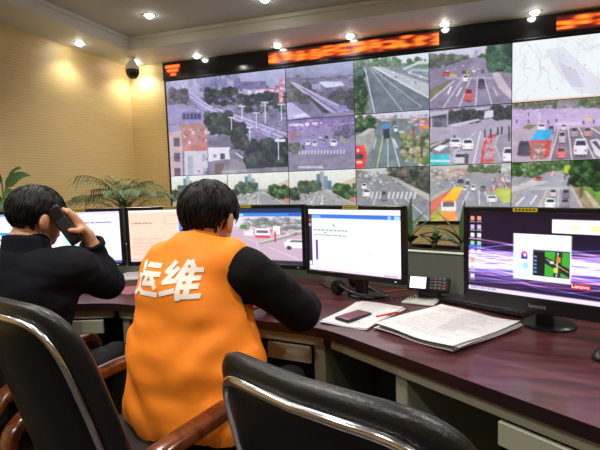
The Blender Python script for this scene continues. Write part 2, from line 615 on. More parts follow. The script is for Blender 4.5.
# ------------------------------------------------------------------ video wall pictures
SKY = (196, 200, 214); TREE = [(38, 52, 44), (52, 68, 52), (70, 82, 64), (44, 48, 52)]
GTREE = [(40, 70, 42), (58, 92, 52), (84, 118, 66), (34, 52, 40)]
CARS = [(232, 234, 238), (210, 212, 220), (60, 62, 72), (150, 152, 162), (90, 90, 104)]


def pic_city():
    P = Pic(250, 186, ((20, 125), (385, 92), (390, 395), (30, 405)), (120, 118, 142), seed=3)
    P.vgrad(80, 165, (176, 184, 214), (150, 152, 184))
    P.bits(90, 100, 240, 128, 26, 26, 34, [(128, 132, 166), (112, 116, 152), (140, 142, 176)], .9)
    P.bits(130, 108, 215, 130, 10, 14, 40, [(104, 108, 148), (122, 126, 160)], .9)
    P.bits(100, 140, 390, 190, 120, 16, 9, [(120, 116, 148), (160, 156, 186), (86, 88, 110), (74, 80, 92), (176, 170, 196)])
    P.rect(240, 128, 330, 150, (112, 104, 146)).bits(244, 130, 326, 146, 40, 6, 4, [(150, 144, 180), (84, 80, 116)])
    P.bits(270, 146, 362, 176, 30, 20, 14, [(226, 220, 232), (206, 170, 188), (190, 90, 110), (240, 236, 242)])
    P.blobs(250, 165, 385, 215, 60, 12, TREE); P.blobs(150, 150, 240, 190, 50, 11, TREE)
    P.bits(60, 170, 380, 300, 150, 18, 9, [(124, 118, 156), (100, 96, 130), (160, 152, 190), (84, 84, 106)], .6)
    P.poly([(58, 142), (80, 140), (160, 198), (260, 232), (390, 284), (390, 318), (262, 262), (140, 212)], (150, 142, 186))
    P.line([(60, 142), (150, 203), (262, 246), (390, 300)], 3, (206, 200, 226)).line([(76, 141), (160, 198), (262, 234), (390, 285)], 2.5, (220, 214, 236))
    P.line([(140, 212), (262, 262), (390, 318)], 2.5, (96, 90, 128))
    P.bits(150, 195, 370, 280, 40, 7, 4, [(230, 228, 240), (70, 66, 96), (180, 90, 100)], .8)
    P.poly([(225, 262), (390, 322), (390, 360), (300, 330)], (128, 120, 160)).bits(240, 270, 385, 345, 30, 9, 5, [(224, 222, 236), (90, 84, 118)], .8)
    P.blobs(38, 152, 84, 208, 60, 13, [(86, 84, 96), (62, 64, 72), (104, 100, 108)])
    P.poly([(20, 195), (75, 190), (142, 214), (142, 250), (20, 250)], (148, 142, 184)).rect(70, 214, 134, 238, (118, 112, 156))
    for i in range(5):
        P.rect(74 + i * 12, 219, 83 + i * 12, 235, (66, 62, 96))
    P.blobs(152, 222, 226, 276, 70, 14, TREE); P.blobs(232, 250, 264, 330, 50, 12, TREE)
    P.rect(20, 255, 70, 410, (196, 172, 172)).poly([(20, 255), (66, 250), (70, 270), (20, 275)], (156, 148, 178))
    for yy_ in (290, 335, 380):
        P.rect(42, yy_, 62, yy_ + 26, (88, 76, 92))
    P.poly([(66, 250), (140, 246), (150, 300), (150, 330), (70, 330)], (176, 128, 120)).bits(74, 262, 146, 300, 26, 15, 12, [(196, 110, 92), (220, 190, 190), (150, 90, 84), (232, 226, 232)])
    P.poly([(72, 318), (140, 308), (150, 330), (76, 334)], (186, 116, 104))
    P.rect(76, 330, 150, 410, (206, 202, 212)).rect(86, 345, 104, 408, (164, 176, 180)).bits(118, 334, 148, 404, 14, 14, 14, [(96, 92, 112), (160, 156, 172), (230, 228, 234)])
    P.poly([(148, 292), (214, 288), (226, 320), (152, 322)], (110, 106, 124)).rect(152, 320, 220, 362, (226, 224, 234))
    P.rect(190, 338, 204, 356, (84, 84, 98)).rect(168, 340, 178, 350, (150, 146, 160))
    P.poly([(216, 328), (250, 326), (290, 372), (222, 372)], (118, 114, 132)).line([(238, 338), (262, 356)], 4, (226, 226, 236))
    P.poly([(165, 360), (262, 352), (292, 376), (292, 410), (165, 410)], (134, 128, 132)).rect(172, 368, 200, 405, (104, 88, 84)).line([(196, 394), (290, 388)], 6, (206, 202, 206))
    P.blobs(276, 308, 384, 388, 190, 17, [(34, 50, 46), (48, 66, 56), (64, 80, 70), (40, 44, 52)])
    P.poly([(195, 388), (392, 380), (392, 410), (195, 410)], (150, 146, 152), .8)
    for (x, y0_, y1_) in ((300, 220, 262), (326, 190, 250), (372, 196, 246), (258, 200, 236), (226, 232, 268), (280, 262, 300), (362, 300, 358)):
        P.line([(x, y0_), (x, y1_)], 2.6, (222, 220, 238)).line([(x - 9, y0_), (x + 9, y0_)], 3, (230, 228, 242))
    P.rect(352, 298, 382, 306, (226, 226, 236)).rect(366, 122, 377, 192, (214, 120, 140)).bits(366, 122, 377, 190, 18, 9, 5, [(240, 220, 228), (190, 80, 104)])
    return P.fbm(.14, 18).noise(.05).blur(2).tint((150, 140, 196), .17)


def pic_highway():
    P = Pic(112, 84, ((45, 0), (560, -60), (570, 372), (50, 390)), (116, 110, 134), seed=4)
    P.vgrad(-80, 70, (170, 178, 206), (136, 138, 164))
    P.bits(40, 50, 570, 200, 150, 40, 14, [(98, 96, 116), (120, 114, 136), (84, 88, 96), (150, 144, 166)], .8)
    P.blobs(60, 120, 240, 260, 60, 34, [(112, 110, 100), (90, 92, 90), (76, 80, 78)], .7)
    P.blobs(390, 180, 570, 320, 70, 30, [(70, 74, 74), (90, 90, 92), (62, 60, 72)], .8)
    P.poly([(300, 110), (330, 100), (470, 105), (500, 135), (360, 150)], (206, 214, 234)).rect(250, 120, 320, 160, (156, 160, 196))
    P.poly([(80, 105), (118, 105), (545, 330), (400, 352)], (150, 142, 176)).line([(92, 108), (420, 345)], 8, (196, 190, 214))
    P.line([(112, 108), (520, 330)], 7, (204, 198, 222)).line([(190, 160), (440, 335)], 12, (108, 100, 140))
    P.poly([(190, 190), (230, 205), (390, 345), (330, 340)], (54, 56, 66))
    P.poly([(45, 260), (90, 255), (240, 370), (60, 385)], (182, 178, 214)).poly([(120, 350), (200, 340), (220, 362), (110, 372)], (220, 220, 240))
    P.rect(450, 290, 510, 325, (120, 118, 170)).poly([(340, 350), (570, 338), (570, 380), (340, 385)], (140, 132, 160))
    return P.fbm(.12).noise(.05).blur(2).tint((140, 132, 190), .16)


def pic_cross():
    P = Pic(112, 84, ((55, 10), (565, -20), (575, 385), (65, 400)), (134, 126, 160), seed=5)
    P.vgrad(-30, 90, (112, 96, 140), (150, 134, 186)).bits(60, 0, 570, 90, 70, 44, 14, [(98, 84, 124), (168, 152, 196), (80, 72, 100), (130, 96, 150)], .7)
    P.poly([(190, 70), (340, 70), (520, 250), (130, 250)], (140, 132, 176))
    P.poly([(60, 90), (160, 90), (90, 190), (60, 190)], (150, 120, 140)).poly([(380, 100), (430, 95), (540, 190), (500, 205)], (140, 136, 130))
    P.blobs(60, 190, 150, 260, 30, 22, [(110, 112, 104), (86, 90, 86)]); P.blobs(430, 60, 570, 150, 40, 22, [(96, 90, 120), (130, 120, 150)])
    P.poly([(60, 262), (575, 245), (575, 400), (60, 400)], (128, 124, 144))
    for x in range(150, 510, 24):
        P.poly([(x, 240), (x + 9, 240), (x + 6, 268), (x - 6, 268)], (206, 204, 222))
    for (x, y, a, b, c) in ((200, 160, 34, 40, 0), (250, 165, 38, 46, 1), (320, 158, 36, 34, 3), (385, 160, 52, 50, 0), (300, 124, 26, 28, 1), (345, 130, 26, 24, 2), (250, 120, 20, 22, 3), (170, 200, 24, 30, 4)):
        P.car(x, y, a, b, CARS[c])
    P.rect(75, 38, 185, 56, (226, 224, 236)).bits(78, 38, 182, 56, 20, 6, 10, [(140, 120, 170)]).rect(198, 32, 228, 54, (230, 228, 240)).rect(250, 30, 290, 46, (224, 220, 236)).rect(310, 28, 324, 40, (224, 220, 236))
    P.rect(140, 358, 330, 376, (206, 202, 210), .8).rect(335, 352, 362, 362, (90, 88, 100))
    return P.fbm(.10).noise(.05).blur(2).tint((150, 138, 190), .14)


def pic_freeway():
    P = Pic(112, 86, ((35, 80), (204, 60), (205, 183), (37, 195)), (110, 116, 124), seed=6)
    P.vgrad(40, 84, (204, 214, 226), (214, 220, 226))
    P.blobs(34, 74, 204, 92, 90, 6, [(96, 128, 92), (74, 104, 84), (120, 146, 110)], .8)
    P.blobs(34, 96, 62, 200, 90, 8, GTREE); P.rect(32, 98, 60, 112, (70, 130, 140), .5)
    P.poly([(64, 92), (82, 92), (205, 155), (205, 200), (82, 200)], (96, 106, 118))
    P.poly([(82, 92), (100, 92), (205, 128), (205, 156)], (176, 180, 188))
    P.poly([(104, 92), (205, 92), (205, 128)], (120, 132, 140)); P.line([(82, 93), (205, 158)], 3, (214, 216, 222))
    P.line([(150, 96), (180, 84), (205, 82)], 5, (190, 196, 200)).line([(205, 100), (170, 98), (160, 104), (205, 118)], 4, (176, 182, 190))
    P.line([(62, 96), (84, 192)], 2, (224, 226, 230)).line([(72, 95), (150, 190)], 1.4, (190, 196, 204)).line([(76, 94), (190, 178)], 1.4, (190, 196, 204))
    P.bits(110, 98, 200, 124, 24, 6, 4, [(226, 228, 232), (70, 74, 84), (160, 160, 170)])
    return P.fbm(.09).noise(.04).blur(2).tint((170, 178, 200), .12)


def pic_avenue(seed=7):
    P = Pic(116, 86, ((20, 85), (555, 20), (555, 400), (25, 445)), (126, 118, 136), seed=seed)
    P.vgrad(0, 140, (206, 208, 222), (190, 188, 206)).bits(100, 60, 430, 120, 26, 26, 60, [(176, 178, 200), (150, 152, 178), (196, 196, 212)], .8)
    P.blobs(30, 110, 280, 170, 120, 24, [(84, 96, 78), (108, 116, 96), (66, 78, 68)], .85); P.blobs(350, 90, 420, 130, 20, 18, GTREE)
    P.rect(386, 55, 420, 95, (214, 180, 60))
    P.poly([(300, 115), (380, 115), (560, 360), (560, 450), (20, 450), (20, 210), (200, 150)], (132, 122, 146))
    P.bits(90, 150, 300, 200, 26, 16, 8, [(220, 218, 226), (96, 90, 110)], .7)
    P.poly([(25, 320), (150, 256), (170, 262), (30, 390)], (112, 108, 84)).line([(28, 392), (190, 262)], 8, (206, 200, 206))
    for a, b in (((300, 236), (215, 445)), ((340, 236), (328, 445)), ((380, 236), (435, 420)), ((250, 240), (110, 445))):
        P.line([a, b], 6, (214, 208, 222))
    P.line([(170, 300), (150, 340)], 12, (224, 220, 230)).line([(236, 305), (208, 356)], 10, (220, 214, 228)).line([(440, 300), (465, 350)], 8, (196, 190, 206))
    P.rect(130, 235, 460, 250, (196, 190, 204), .5)
    P.poly([(420, 190), (470, 200), (555, 330), (555, 380), (470, 300)], (190, 178, 186))
    P.car(258, 305, 54, 78, (206, 84, 84)).car(342, 245, 46, 60, (74, 72, 90)).car(246, 222, 34, 42, (236, 236, 240)).car(272, 205, 22, 26, (222, 190, 60)).car(115, 205, 50, 24, (220, 80, 70)).car(240, 198, 26, 18, (60, 60, 74)).car(304, 180, 24, 26, (226, 226, 232)).car(362, 190, 20, 20, (80, 78, 96)).car(340, 170, 18, 22, (170, 170, 180))
    P.rect(160, 220, 205, 236, (206, 186, 90), .8)
    P.blobs(425, 30, 560, 190, 150, 34, [(44, 78, 60), (58, 98, 72), (36, 60, 52), (72, 112, 84)])
    return P.fbm(.10).noise(.045).blur(2).tint((160, 148, 190), .12)


def pic_map():
    P = Pic(110, 84, ((396, 50), (600, 15), (600, 150), (396, 165)), (222, 228, 232), seed=8)
    P.poly([(470, 60), (510, 50), (560, 90), (600, 120), (600, 150), (540, 140), (500, 100)], (206, 208, 222), .8)
    P.poly([(500, 80), (540, 95), (560, 130), (530, 130)], (196, 190, 210), .8)
    r = P.rng
    for _ in range(34):
        x, y = r.uniform(396, 600), r.uniform(25, 155); pts = [(x, y)]
        an = r.uniform(0, 6.28)
        for k in range(6):
            an += r.normal(0, .5); x += 11 * cos(an); y += 9 * sin(an); pts.append((x, y))
        P.line(pts, r.uniform(.6, 1.4), [(190, 184, 206), (176, 182, 196), (206, 198, 186), (170, 176, 190)][r.integers(4)], .8)
    P.blobs(400, 30, 600, 150, 26, 1.6, [(150, 156, 170), (190, 170, 150), (140, 170, 190)])
    P.poly([(396, 160), (600, 146), (600, 152), (396, 168)], (226, 190, 170), .8)
    return P.fbm(.02).noise(.02).blur(1)


def pic_truck():
    P = Pic(112, 86, ((65, 20), (382, 5), (385, 240), (72, 250)), (112, 124, 126), seed=9)
    P.vgrad(0, 40, (206, 204, 222), (196, 190, 206)).bits(150, 20, 380, 80, 70, 26, 12, [(150, 140, 150), (206, 196, 200), (110, 112, 110), (176, 150, 140)])
    P.blobs(66, 30, 150, 90, 60, 16, GTREE)
    P.poly([(165, 50), (250, 50), (375, 240), (130, 255)], (104, 120, 122))
    for a, b, c in (((190, 110), (165, 245), (206, 206, 140)), ((210, 120), (212, 245), (190, 200, 200)), ((228, 120), (262, 245), (220, 224, 224)), ((160, 120), (150, 165), (210, 214, 214))):
        P.line([a, b], 4, c)
    P.line([(236, 126), (250, 160)], 7, (214, 220, 220)).poly([(255, 90), (275, 90), (385, 225), (385, 245), (345, 245)], (200, 196, 186))
    P.blobs(270, 110, 380, 230, 80, 14, [(96, 120, 62), (140, 150, 90), (70, 90, 56), (180, 170, 140)], .8)
    P.bits(300, 40, 384, 90, 20, 26, 16, [(230, 130, 60), (230, 90, 50), (96, 100, 190), (220, 214, 214)]); P.line([(352, 120), (352, 200)], 9, (92, 74, 62)).line([(318, 80), (318, 150)], 7, (100, 84, 70))
    P.poly([(72, 110), (130, 76), (156, 78), (150, 150), (118, 200), (72, 150)], (150, 150, 146)).poly([(72, 110), (130, 78), (156, 80), (100, 112)], (176, 176, 172))
    P.poly([(66, 152), (108, 148), (120, 190), (112, 246), (66, 252)], (222, 62, 56)).rect(72, 186, 104, 208, (60, 66, 80)).rect(76, 164, 86, 176, (240, 230, 230)).rect(74, 216, 100, 226, (230, 200, 190))
    P.poly([(188, 66), (216, 64), (218, 120), (192, 124)], (44, 50, 60)).poly([(188, 62), (216, 60), (217, 80), (189, 82)], (70, 140, 214))
    P.car(236, 70, 16, 24, CARS[0]).car(230, 50, 14, 14, CARS[4])
    return P.fbm(.10).noise(.045).blur(2).tint((160, 160, 190), .1)


def pic_underpass():
    P = Pic(116, 86, ((30, 60), (553, 35), (553, 415), (35, 440)), (166, 158, 176), seed=10)
    P.poly([(30, 40), (560, 20), (560, 60), (30, 100)], (136, 128, 150)).poly([(30, 76), (560, 50), (560, 72), (160, 92), (30, 110)], (184, 178, 198))
    P.poly([(150, 92), (420, 70), (420, 130), (60, 180), (30, 180), (30, 110)], (66, 66, 74)).blobs(160, 80, 380, 145, 80, 18, [(58, 64, 60), (76, 80, 76), (48, 50, 54)])
    P.blobs(440, 60, 556, 125, 60, 22, [(44, 50, 50), (60, 66, 62)]); P.poly([(390, 80), (440, 75), (440, 120), (380, 130)], (206, 202, 220))
    P.rect(40, 120, 150, 180, (96, 96, 108)).rect(64, 145, 120, 172, (70, 80, 92)); P.line([(150, 96), (152, 170)], 8, (170, 166, 180)).line([(46, 120), (46, 190)], 10, (176, 172, 186))
    P.poly([(160, 165), (350, 128), (360, 140), (200, 180)], (196, 190, 206))
    P.poly([(35, 290), (150, 258), (190, 262), (35, 350)], (80, 84, 70)).poly([(36, 300), (130, 264), (140, 270), (36, 320)], (176, 170, 170))
    P.line([(330, 220), (230, 300)], 6, (214, 208, 220)).line([(362, 214), (320, 420)], 8, (226, 222, 232)).line([(250, 300), (190, 350)], 6, (214, 208, 220))
    P.poly([(470, 240), (553, 225), (553, 400), (500, 400), (455, 300)], (148, 142, 156)).line([(470, 235), (455, 300), (490, 400)], 9, (190, 184, 184))
    P.car(168, 255, 72, 56, (240, 240, 244)).car(248, 258, 70, 68, (240, 240, 244)).rect(192, 234, 204, 250, (50, 46, 56))
    P.poly([(50, 330), (100, 298), (165, 302), (175, 360), (60, 370)], (120, 126, 130)).poly([(56, 326), (104, 298), (160, 302), (100, 340)], (232, 234, 238))
    P.poly([(35, 362), (160, 360), (166, 395), (150, 435), (35, 440)], (56, 186, 194)).rect(40, 398, 170, 412, (200, 226, 230))
    P.car(190, 350, 90, 70, (196, 206, 204)).poly([(262, 352), (290, 360), (286, 420), (262, 420)], (72, 72, 78)).car(500, 315, 70, 90, (236, 236, 240))
    P.line([(460, 235), (410, 252), (385, 300), (370, 415)], 15, (206, 66, 66)).bits(372, 250, 440, 420, 60, 16, 14, [(224, 120, 116), (190, 52, 56), (232, 180, 170)]).rect(375, 390, 440, 415, (206, 90, 86))
    for x, y in ((384, 208), (420, 204), (464, 194), (488, 190), (532, 190), (532, 232)):
        P.rect(x, y, x + 10, y + 42, (54, 50, 66)).ell(x + 5, y - 4, 5, 6, (70, 60, 70))
    P.poly([(35, 438), (553, 412), (553, 440), (35, 450)], (150, 170, 150))
    return P.fbm(.10).noise(.045).blur(2).tint((168, 152, 190), .12)


def pic_junction():
    P = Pic(116, 86, ((68, 75), (600, 40), (600, 400), (68, 425)), (182, 168, 190), seed=11)
    P.vgrad(30, 110, (110, 112, 96), (150, 140, 150)); P.blobs(70, 60, 330, 105, 110, 14, [(92, 104, 78), (120, 124, 100), (80, 84, 78)])
    P.blobs(470, 50, 600, 95, 60, 16, [(80, 100, 60), (110, 120, 80)]).bits(70, 90, 600, 120, 60, 30, 10, [(196, 190, 210), (110, 106, 130), (90, 84, 110)])
    P.poly([(68, 115), (600, 110), (600, 240), (68, 260)], (186, 166, 204)).bits(80, 110, 600, 150, 40, 18, 6, [(226, 214, 236), (140, 124, 160)], .7)
    P.rect(330, 186, 480, 204, (214, 200, 224), .7).poly([(68, 230), (300, 205), (330, 230), (300, 420), (68, 425)], (176, 160, 176))
    P.poly([(335, 225), (600, 210), (600, 400), (300, 415)], (120, 112, 124)).poly([(130, 220), (170, 198), (232, 200), (180, 230)], (130, 128, 92)).poly([(548, 215), (600, 200), (600, 235)], (140, 136, 96))
    for a, b in (((350, 225), (300, 415)), ((405, 220), (432, 412)), ((465, 218), (560, 402)), ((530, 216), (600, 260))):
        P.line([a, b], 7, (222, 216, 224))
    P.car(110, 296, 74, 80, (66, 66, 78)).car(352, 238, 40, 66, (190, 178, 186)).car(440, 282, 78, 92, (226, 226, 232)).poly([(530, 290), (570, 282), (600, 300), (600, 396), (560, 370)], (214, 212, 220)).poly([(540, 300), (566, 292), (596, 340), (590, 350)], (70, 70, 84))
    P.car(340, 330, 54, 64, (214, 110, 116)).car(420, 214, 42, 56, (170, 156, 156)).car(494, 214, 44, 54, (176, 130, 124)).car(362, 198, 34, 34, (206, 200, 210)).car(225, 196, 50, 34, (232, 230, 238)).car(290, 206, 34, 44, (120, 110, 130))
    P.poly([(184, 292), (312, 288), (298, 378), (270, 400), (186, 402)], (206, 76, 62)).rect(192, 308, 268, 400, (148, 116, 104)).bits(196, 312, 264, 396, 36, 18, 10, [(196, 170, 160), (110, 84, 80), (220, 206, 200), (180, 90, 76)])
    P.poly([(184, 290), (226, 232), (314, 228), (312, 248), (290, 292)], (48, 170, 226))
    for x, y in ((96, 170), (168, 172), (286, 176), (332, 168), (488, 180), (168, 130), (545, 175)):
        P.rect(x, y, x + 8, y + 20, (84, 70, 104))
    P.rect(505, 160, 534, 178, (226, 190, 90)).rect(205, 172, 250, 180, (206, 150, 120)).line([(236, 140), (236, 190)], 4, (232, 226, 240))
    P.poly([(68, 422), (600, 396), (600, 402), (68, 428)], (186, 190, 176))
    return P.fbm(.10).noise(.045).blur(2).tint((186, 160, 206), .12)


def pic_crosswalk():
    P = Pic(112, 84, ((75, 262), (388, 250), (392, 480), (80, 485)), (128, 128, 134), seed=12)
    P.vgrad(240, 285, (206, 206, 206), (180, 180, 182)).blobs(80, 275, 170, 300, 60, 12, [(150, 152, 146), (120, 124, 118), (190, 190, 190)])
    P.blobs(220, 255, 390, 330, 130, 16, [(70, 80, 66), (92, 96, 84), (50, 56, 52), (110, 104, 96)]); P.blobs(330, 300, 392, 380, 60, 14, [(76, 78, 70), (54, 56, 52)])
    P.poly([(160, 295), (215, 290), (390, 400), (390, 490), (75, 490), (75, 340)], (132, 134, 140)).poly([(215, 290), (250, 300), (392, 370), (392, 400)], (176, 170, 166))
    for x in range(130, 330, 18):
        P.poly([(x, 358), (x + 8, 356), (x + 2, 385), (x - 8, 388)], (206, 208, 212))
    for a, b in (((240, 390), (300, 480)), ((290, 385), (390, 475)), ((160, 390), (130, 480))):
        P.line([a, b], 4, (206, 208, 210))
    P.car(106, 346, 34, 32, (236, 236, 240)).car(100, 322, 24, 24, (230, 230, 234)).car(186, 352, 26, 40, (120, 122, 128)).bits(110, 296, 260, 330, 22, 10, 6, [(226, 226, 230), (80, 80, 90)])
    P.line([(160, 268), (160, 300)], 3, (210, 210, 212))
    return P.fbm(.10).noise(.045).blur(2).tint((170, 170, 180), .1)


def pic_bus():
    P = Pic(116, 84, ((35, 60), (570, 45), (570, 430), (40, 430)), (150, 146, 150), seed=13)
    P.rect(30, 40, 580, 80, (176, 180, 172)).bits(40, 75, 300, 150, 90, 36, 14, [(196, 184, 160), (160, 140, 130), (214, 206, 196), (120, 110, 110), (190, 120, 110)])
    P.blobs(300, 65, 510, 105, 60, 16, [(76, 96, 66), (104, 118, 88)]).bits(500, 50, 570, 150, 20, 30, 30, [(206, 206, 200), (176, 176, 170)])
    P.poly([(300, 130), (420, 120), (570, 200), (570, 430), (40, 430), (40, 170)], (146, 146, 154)).bits(60, 140, 300, 200, 26, 22, 12, [(80, 78, 90), (206, 204, 206), (110, 106, 116)])
    for a, b in (((300, 230), (260, 320)), ((365, 230), (370, 320)), ((400, 225), (440, 320))):
        P.line([a, b], 7, (216, 216, 222))
    P.poly([(36, 300), (170, 220), (205, 222), (36, 400)], (206, 104, 92)).poly([(36, 270), (150, 216), (176, 216), (36, 300)], (170, 176, 160)).poly([(40, 395), (110, 330), (130, 430), (40, 430)], (176, 170, 70))
    P.car(312, 188, 34, 38, (236, 236, 240)).car(375, 192, 34, 36, (110, 110, 118)).car(416, 258, 66, 44, (230, 230, 234)).car(226, 150, 40, 24, (74, 72, 84)).car(255, 195, 30, 30, (214, 214, 222)).car(280, 165, 24, 20, (70, 70, 80))
    P.poly([(460, 235), (480, 212), (570, 212), (570, 300), (520, 310)], (176, 184, 84)).bits(440, 130, 565, 210, 26, 14, 26, [(206, 90, 84), (90, 130, 180), (220, 216, 210), (84, 80, 90)])
    P.rect(436, 205, 448, 245, (190, 90, 84))
    P.poly([(115, 300), (215, 285), (258, 205), (262, 250), (222, 420), (118, 425)], (226, 226, 230)).poly([(214, 290), (260, 212), (262, 262), (222, 410)], (150, 140, 160))
    P.poly([(116, 296), (205, 200), (264, 202), (216, 296)], (244, 182, 54)).rect(128, 300, 204, 332, (96, 90, 100)).rect(134, 290, 200, 302, (220, 110, 60)).rect(120, 360, 220, 425, (236, 150, 70))
    return P.fbm(.10).noise(.045).blur(2).tint((180, 176, 180), .08)


def pic_boulevard():
    P = Pic(116, 84, ((40, 65), (600, 55), (600, 440), (40, 450)), (150, 148, 158), seed=14)
    P.blobs(40, 60, 420, 150, 220, 22, [(72, 104, 62), (98, 128, 84), (56, 80, 52), (124, 146, 104)]).rect(375, 90, 420, 140, (196, 200, 80), .8)
    P.poly([(270, 130), (350, 125), (440, 200), (520, 360), (520, 450), (40, 450), (40, 230)], (158, 156, 168))
    P.poly([(40, 225), (180, 180), (300, 190), (40, 260)], (190, 186, 190)).rect(160, 225, 400, 245, (206, 204, 212), .5)
    P.line([(270, 250), (225, 350)], 12, (206, 180, 150)).line([(85, 262), (50, 320)], 8, (206, 176, 130)).line([(205, 282), (170, 335)], 9, (232, 232, 238)).line([(125, 292), (75, 345)], 9, (232, 232, 238)).line([(420, 230), (490, 360)], 8, (206, 190, 160)).line([(345, 240), (340, 350)], 5, (220, 220, 226))
    P.car(260, 298, 66, 60, (240, 240, 244)).car(288, 238, 44, 50, (206, 196, 200)).car(358, 300, 52, 52, (140, 140, 152)).car(366, 240, 46, 56, (120, 120, 134)).car(196, 158, 40, 24, (220, 84, 66)).bits(270, 120, 340, 150, 10, 18, 12, [(230, 228, 234), (206, 110, 100)]).rect(395, 195, 410, 220, (70, 66, 84)).rect(375, 155, 385, 180, (90, 84, 100))
    P.poly([(430, 190), (600, 190), (600, 450), (540, 360)], (116, 150, 70)).poly([(495, 250), (520, 255), (600, 350), (600, 420)], (190, 170, 160)).blobs(550, 205, 600, 250, 20, 18, GTREE)
    P.poly([(430, 220), (470, 240), (560, 360), (500, 362)], (150, 130, 110)).poly([(470, 190), (500, 190), (492, 290), (472, 300)], (110, 92, 76))
    P.blobs(425, 55, 600, 210, 260, 26, [(40, 66, 38), (54, 84, 46), (70, 100, 58), (32, 50, 34)])
    return P.fbm(.10).noise(.045).blur(2)


def pic_skyline(seed, tower):
    P = Pic(112, 84, ((300, 280), (598, 272), (598, 500), (300, 500)), (150, 150, 152), seed=seed)
    P.vgrad(260, 350, (224, 228, 226), (206, 206, 196))
    for k in range(5):
        x = tower + k * 16 - 30; h_ = [20, 60, 70, 50, 30][k]
        P.rect(x, 352 - h_, x + 18, 360, [(120, 140, 156), (90, 120, 140), (150, 164, 172)][k % 3])
    P.blobs(345, 325, 440, 370, 60, 14, [(70, 90, 72), (92, 108, 88), (56, 70, 60)])
    P.poly([(500, 345), (598, 306), (598, 400), (520, 350)], (190, 180, 150)).blobs(500, 340, 598, 395, 80, 13, GTREE)
    P.poly([(430, 365), (480, 360), (570, 440), (570, 500), (300, 500), (300, 420)], (150, 150, 154)).blobs(300, 352, 345, 400, 30, 12, TREE)
    P.line([(470, 362), (598, 430)], 4, (196, 190, 176)).bits(350, 365, 470, 420, 24, 10, 7, [(236, 236, 238), (220, 200, 120), (90, 90, 96)])
    for a, b in (((420, 385), (350, 498)), ((450, 385), (440, 498))):
        P.line([a, b], 4, (214, 214, 216))
    P.rect(570, 392, 598, 412, (200, 100, 90), .7)
    return P.fbm(.10).noise(.045).blur(2).tint((190, 190, 196), .08)


# ------------------------------------------------------------------ video wall
YS = 4.766
XL = [-3.13 + .727 * i for i in range(8)]
ZR = [2.522, 1.985, 1.446, 0.905]
m_vw = mat_screen('video_panel', .93, .22, .5)
m_black = mat('black_plastic', (22, 22, 25), .38, bump=.05, bscale=300)
m_gloss = mat('black_glass', (12, 12, 14), .12, spec=.6)
vw = thing('video_wall', 'large wall of joined screens showing road cameras and a map', 'video wall', (0, Y1, 0))
obj('housing', bx(((XL[0] + XL[-1]) / 2, -.009, (ZR[0] + ZR[3]) / 2), (XL[-1] - XL[0] + .05, .018, ZR[0] - ZR[3] + .05)), m_black, vw)


def vpanel(c0, c1, ra, rb, pic, label):
    wd = XL[c1] - XL[c0] - .003; ht = ZR[ra] - ZR[rb] - .003
    o = pic_mesh('screen_panel', pic, wd, ht, m_vw, vw, loc=((XL[c0] + XL[c1]) / 2, YS - Y1, (ZR[ra] + ZR[rb]) / 2))
    o['label'] = label
    bm = bmesh.new()
    cx, cz = 0, 0
    for sx, sz, a, b in ((-wd / 2, 0, .003, ht + .003), (wd / 2, 0, .003, ht + .003), (0, ht / 2, wd + .003, .003), (0, -ht / 2, wd + .003, .003)):
        box(bm, (sx, .001, sz), (a, .008, b))
    obj('panel_bezel', bm, m_black, o)
    return o


vpanel(0, 2, 0, 2, pic_city(), 'city rooftops and an elevated road on the big screen')
vpanel(2, 3, 0, 1, pic_highway(), 'aerial view of a viaduct')
vpanel(2, 3, 1, 2, pic_cross(), 'purple tinted crossing with cars waiting')
vpanel(3, 4, 0, 1, pic_freeway(), 'empty expressway beside green trees')
vpanel(4, 5, 0, 1, pic_avenue(), 'wide avenue with a red car in the lane')
vpanel(5, 6, 0, 1, pic_map(), 'pale road map')
vpanel(3, 4, 1, 2, pic_truck(), 'green tinted road with a red truck')
vpanel(4, 5, 1, 2, pic_underpass(), 'junction below a flyover with red barriers')
vpanel(5, 6, 1, 2, pic_junction(), 'junction with a blue roofed red truck')
vpanel(0, 1, 2, 3, pic_skyline(21, 380), 'hazy street below towers')
vpanel(1, 2, 2, 3, pic_skyline(22, 400), 'skyline above a tree lined road')
vpanel(2, 3, 2, 3, pic_skyline(23, 440), 'avenue with towers in the distance')
vpanel(3, 4, 2, 3, pic_crosswalk(), 'grey road with a zebra crossing')
vpanel(4, 5, 2, 3, pic_bus(), 'road with an orange roofed bus')
vpanel(5, 6, 2, 3, pic_boulevard(), 'boulevard with white cars and a tree')
vpanel(6, 7, 0, 1, pic_map(), 'pale road map continued')
vpanel(6, 7, 1, 2, pic_avenue(31), 'second avenue view')
vpanel(6, 7, 2, 3, pic_cross(), 'second crossing view')

# LED ticker above it
tk = thing('led_ticker', 'black LED ticker with blurred orange running text above the screens', 'led display', (0, Y1, 0))
TX0, TX1, TZ0, TZ1 = XL[0] - .03, XL[-1] + .02, 2.545, 2.722
obj('housing', bx(((TX0 + TX1) / 2, -.012, (TZ0 + TZ1) / 2), (TX1 - TX0, .024, TZ1 - TZ0)), m_gloss, tk)


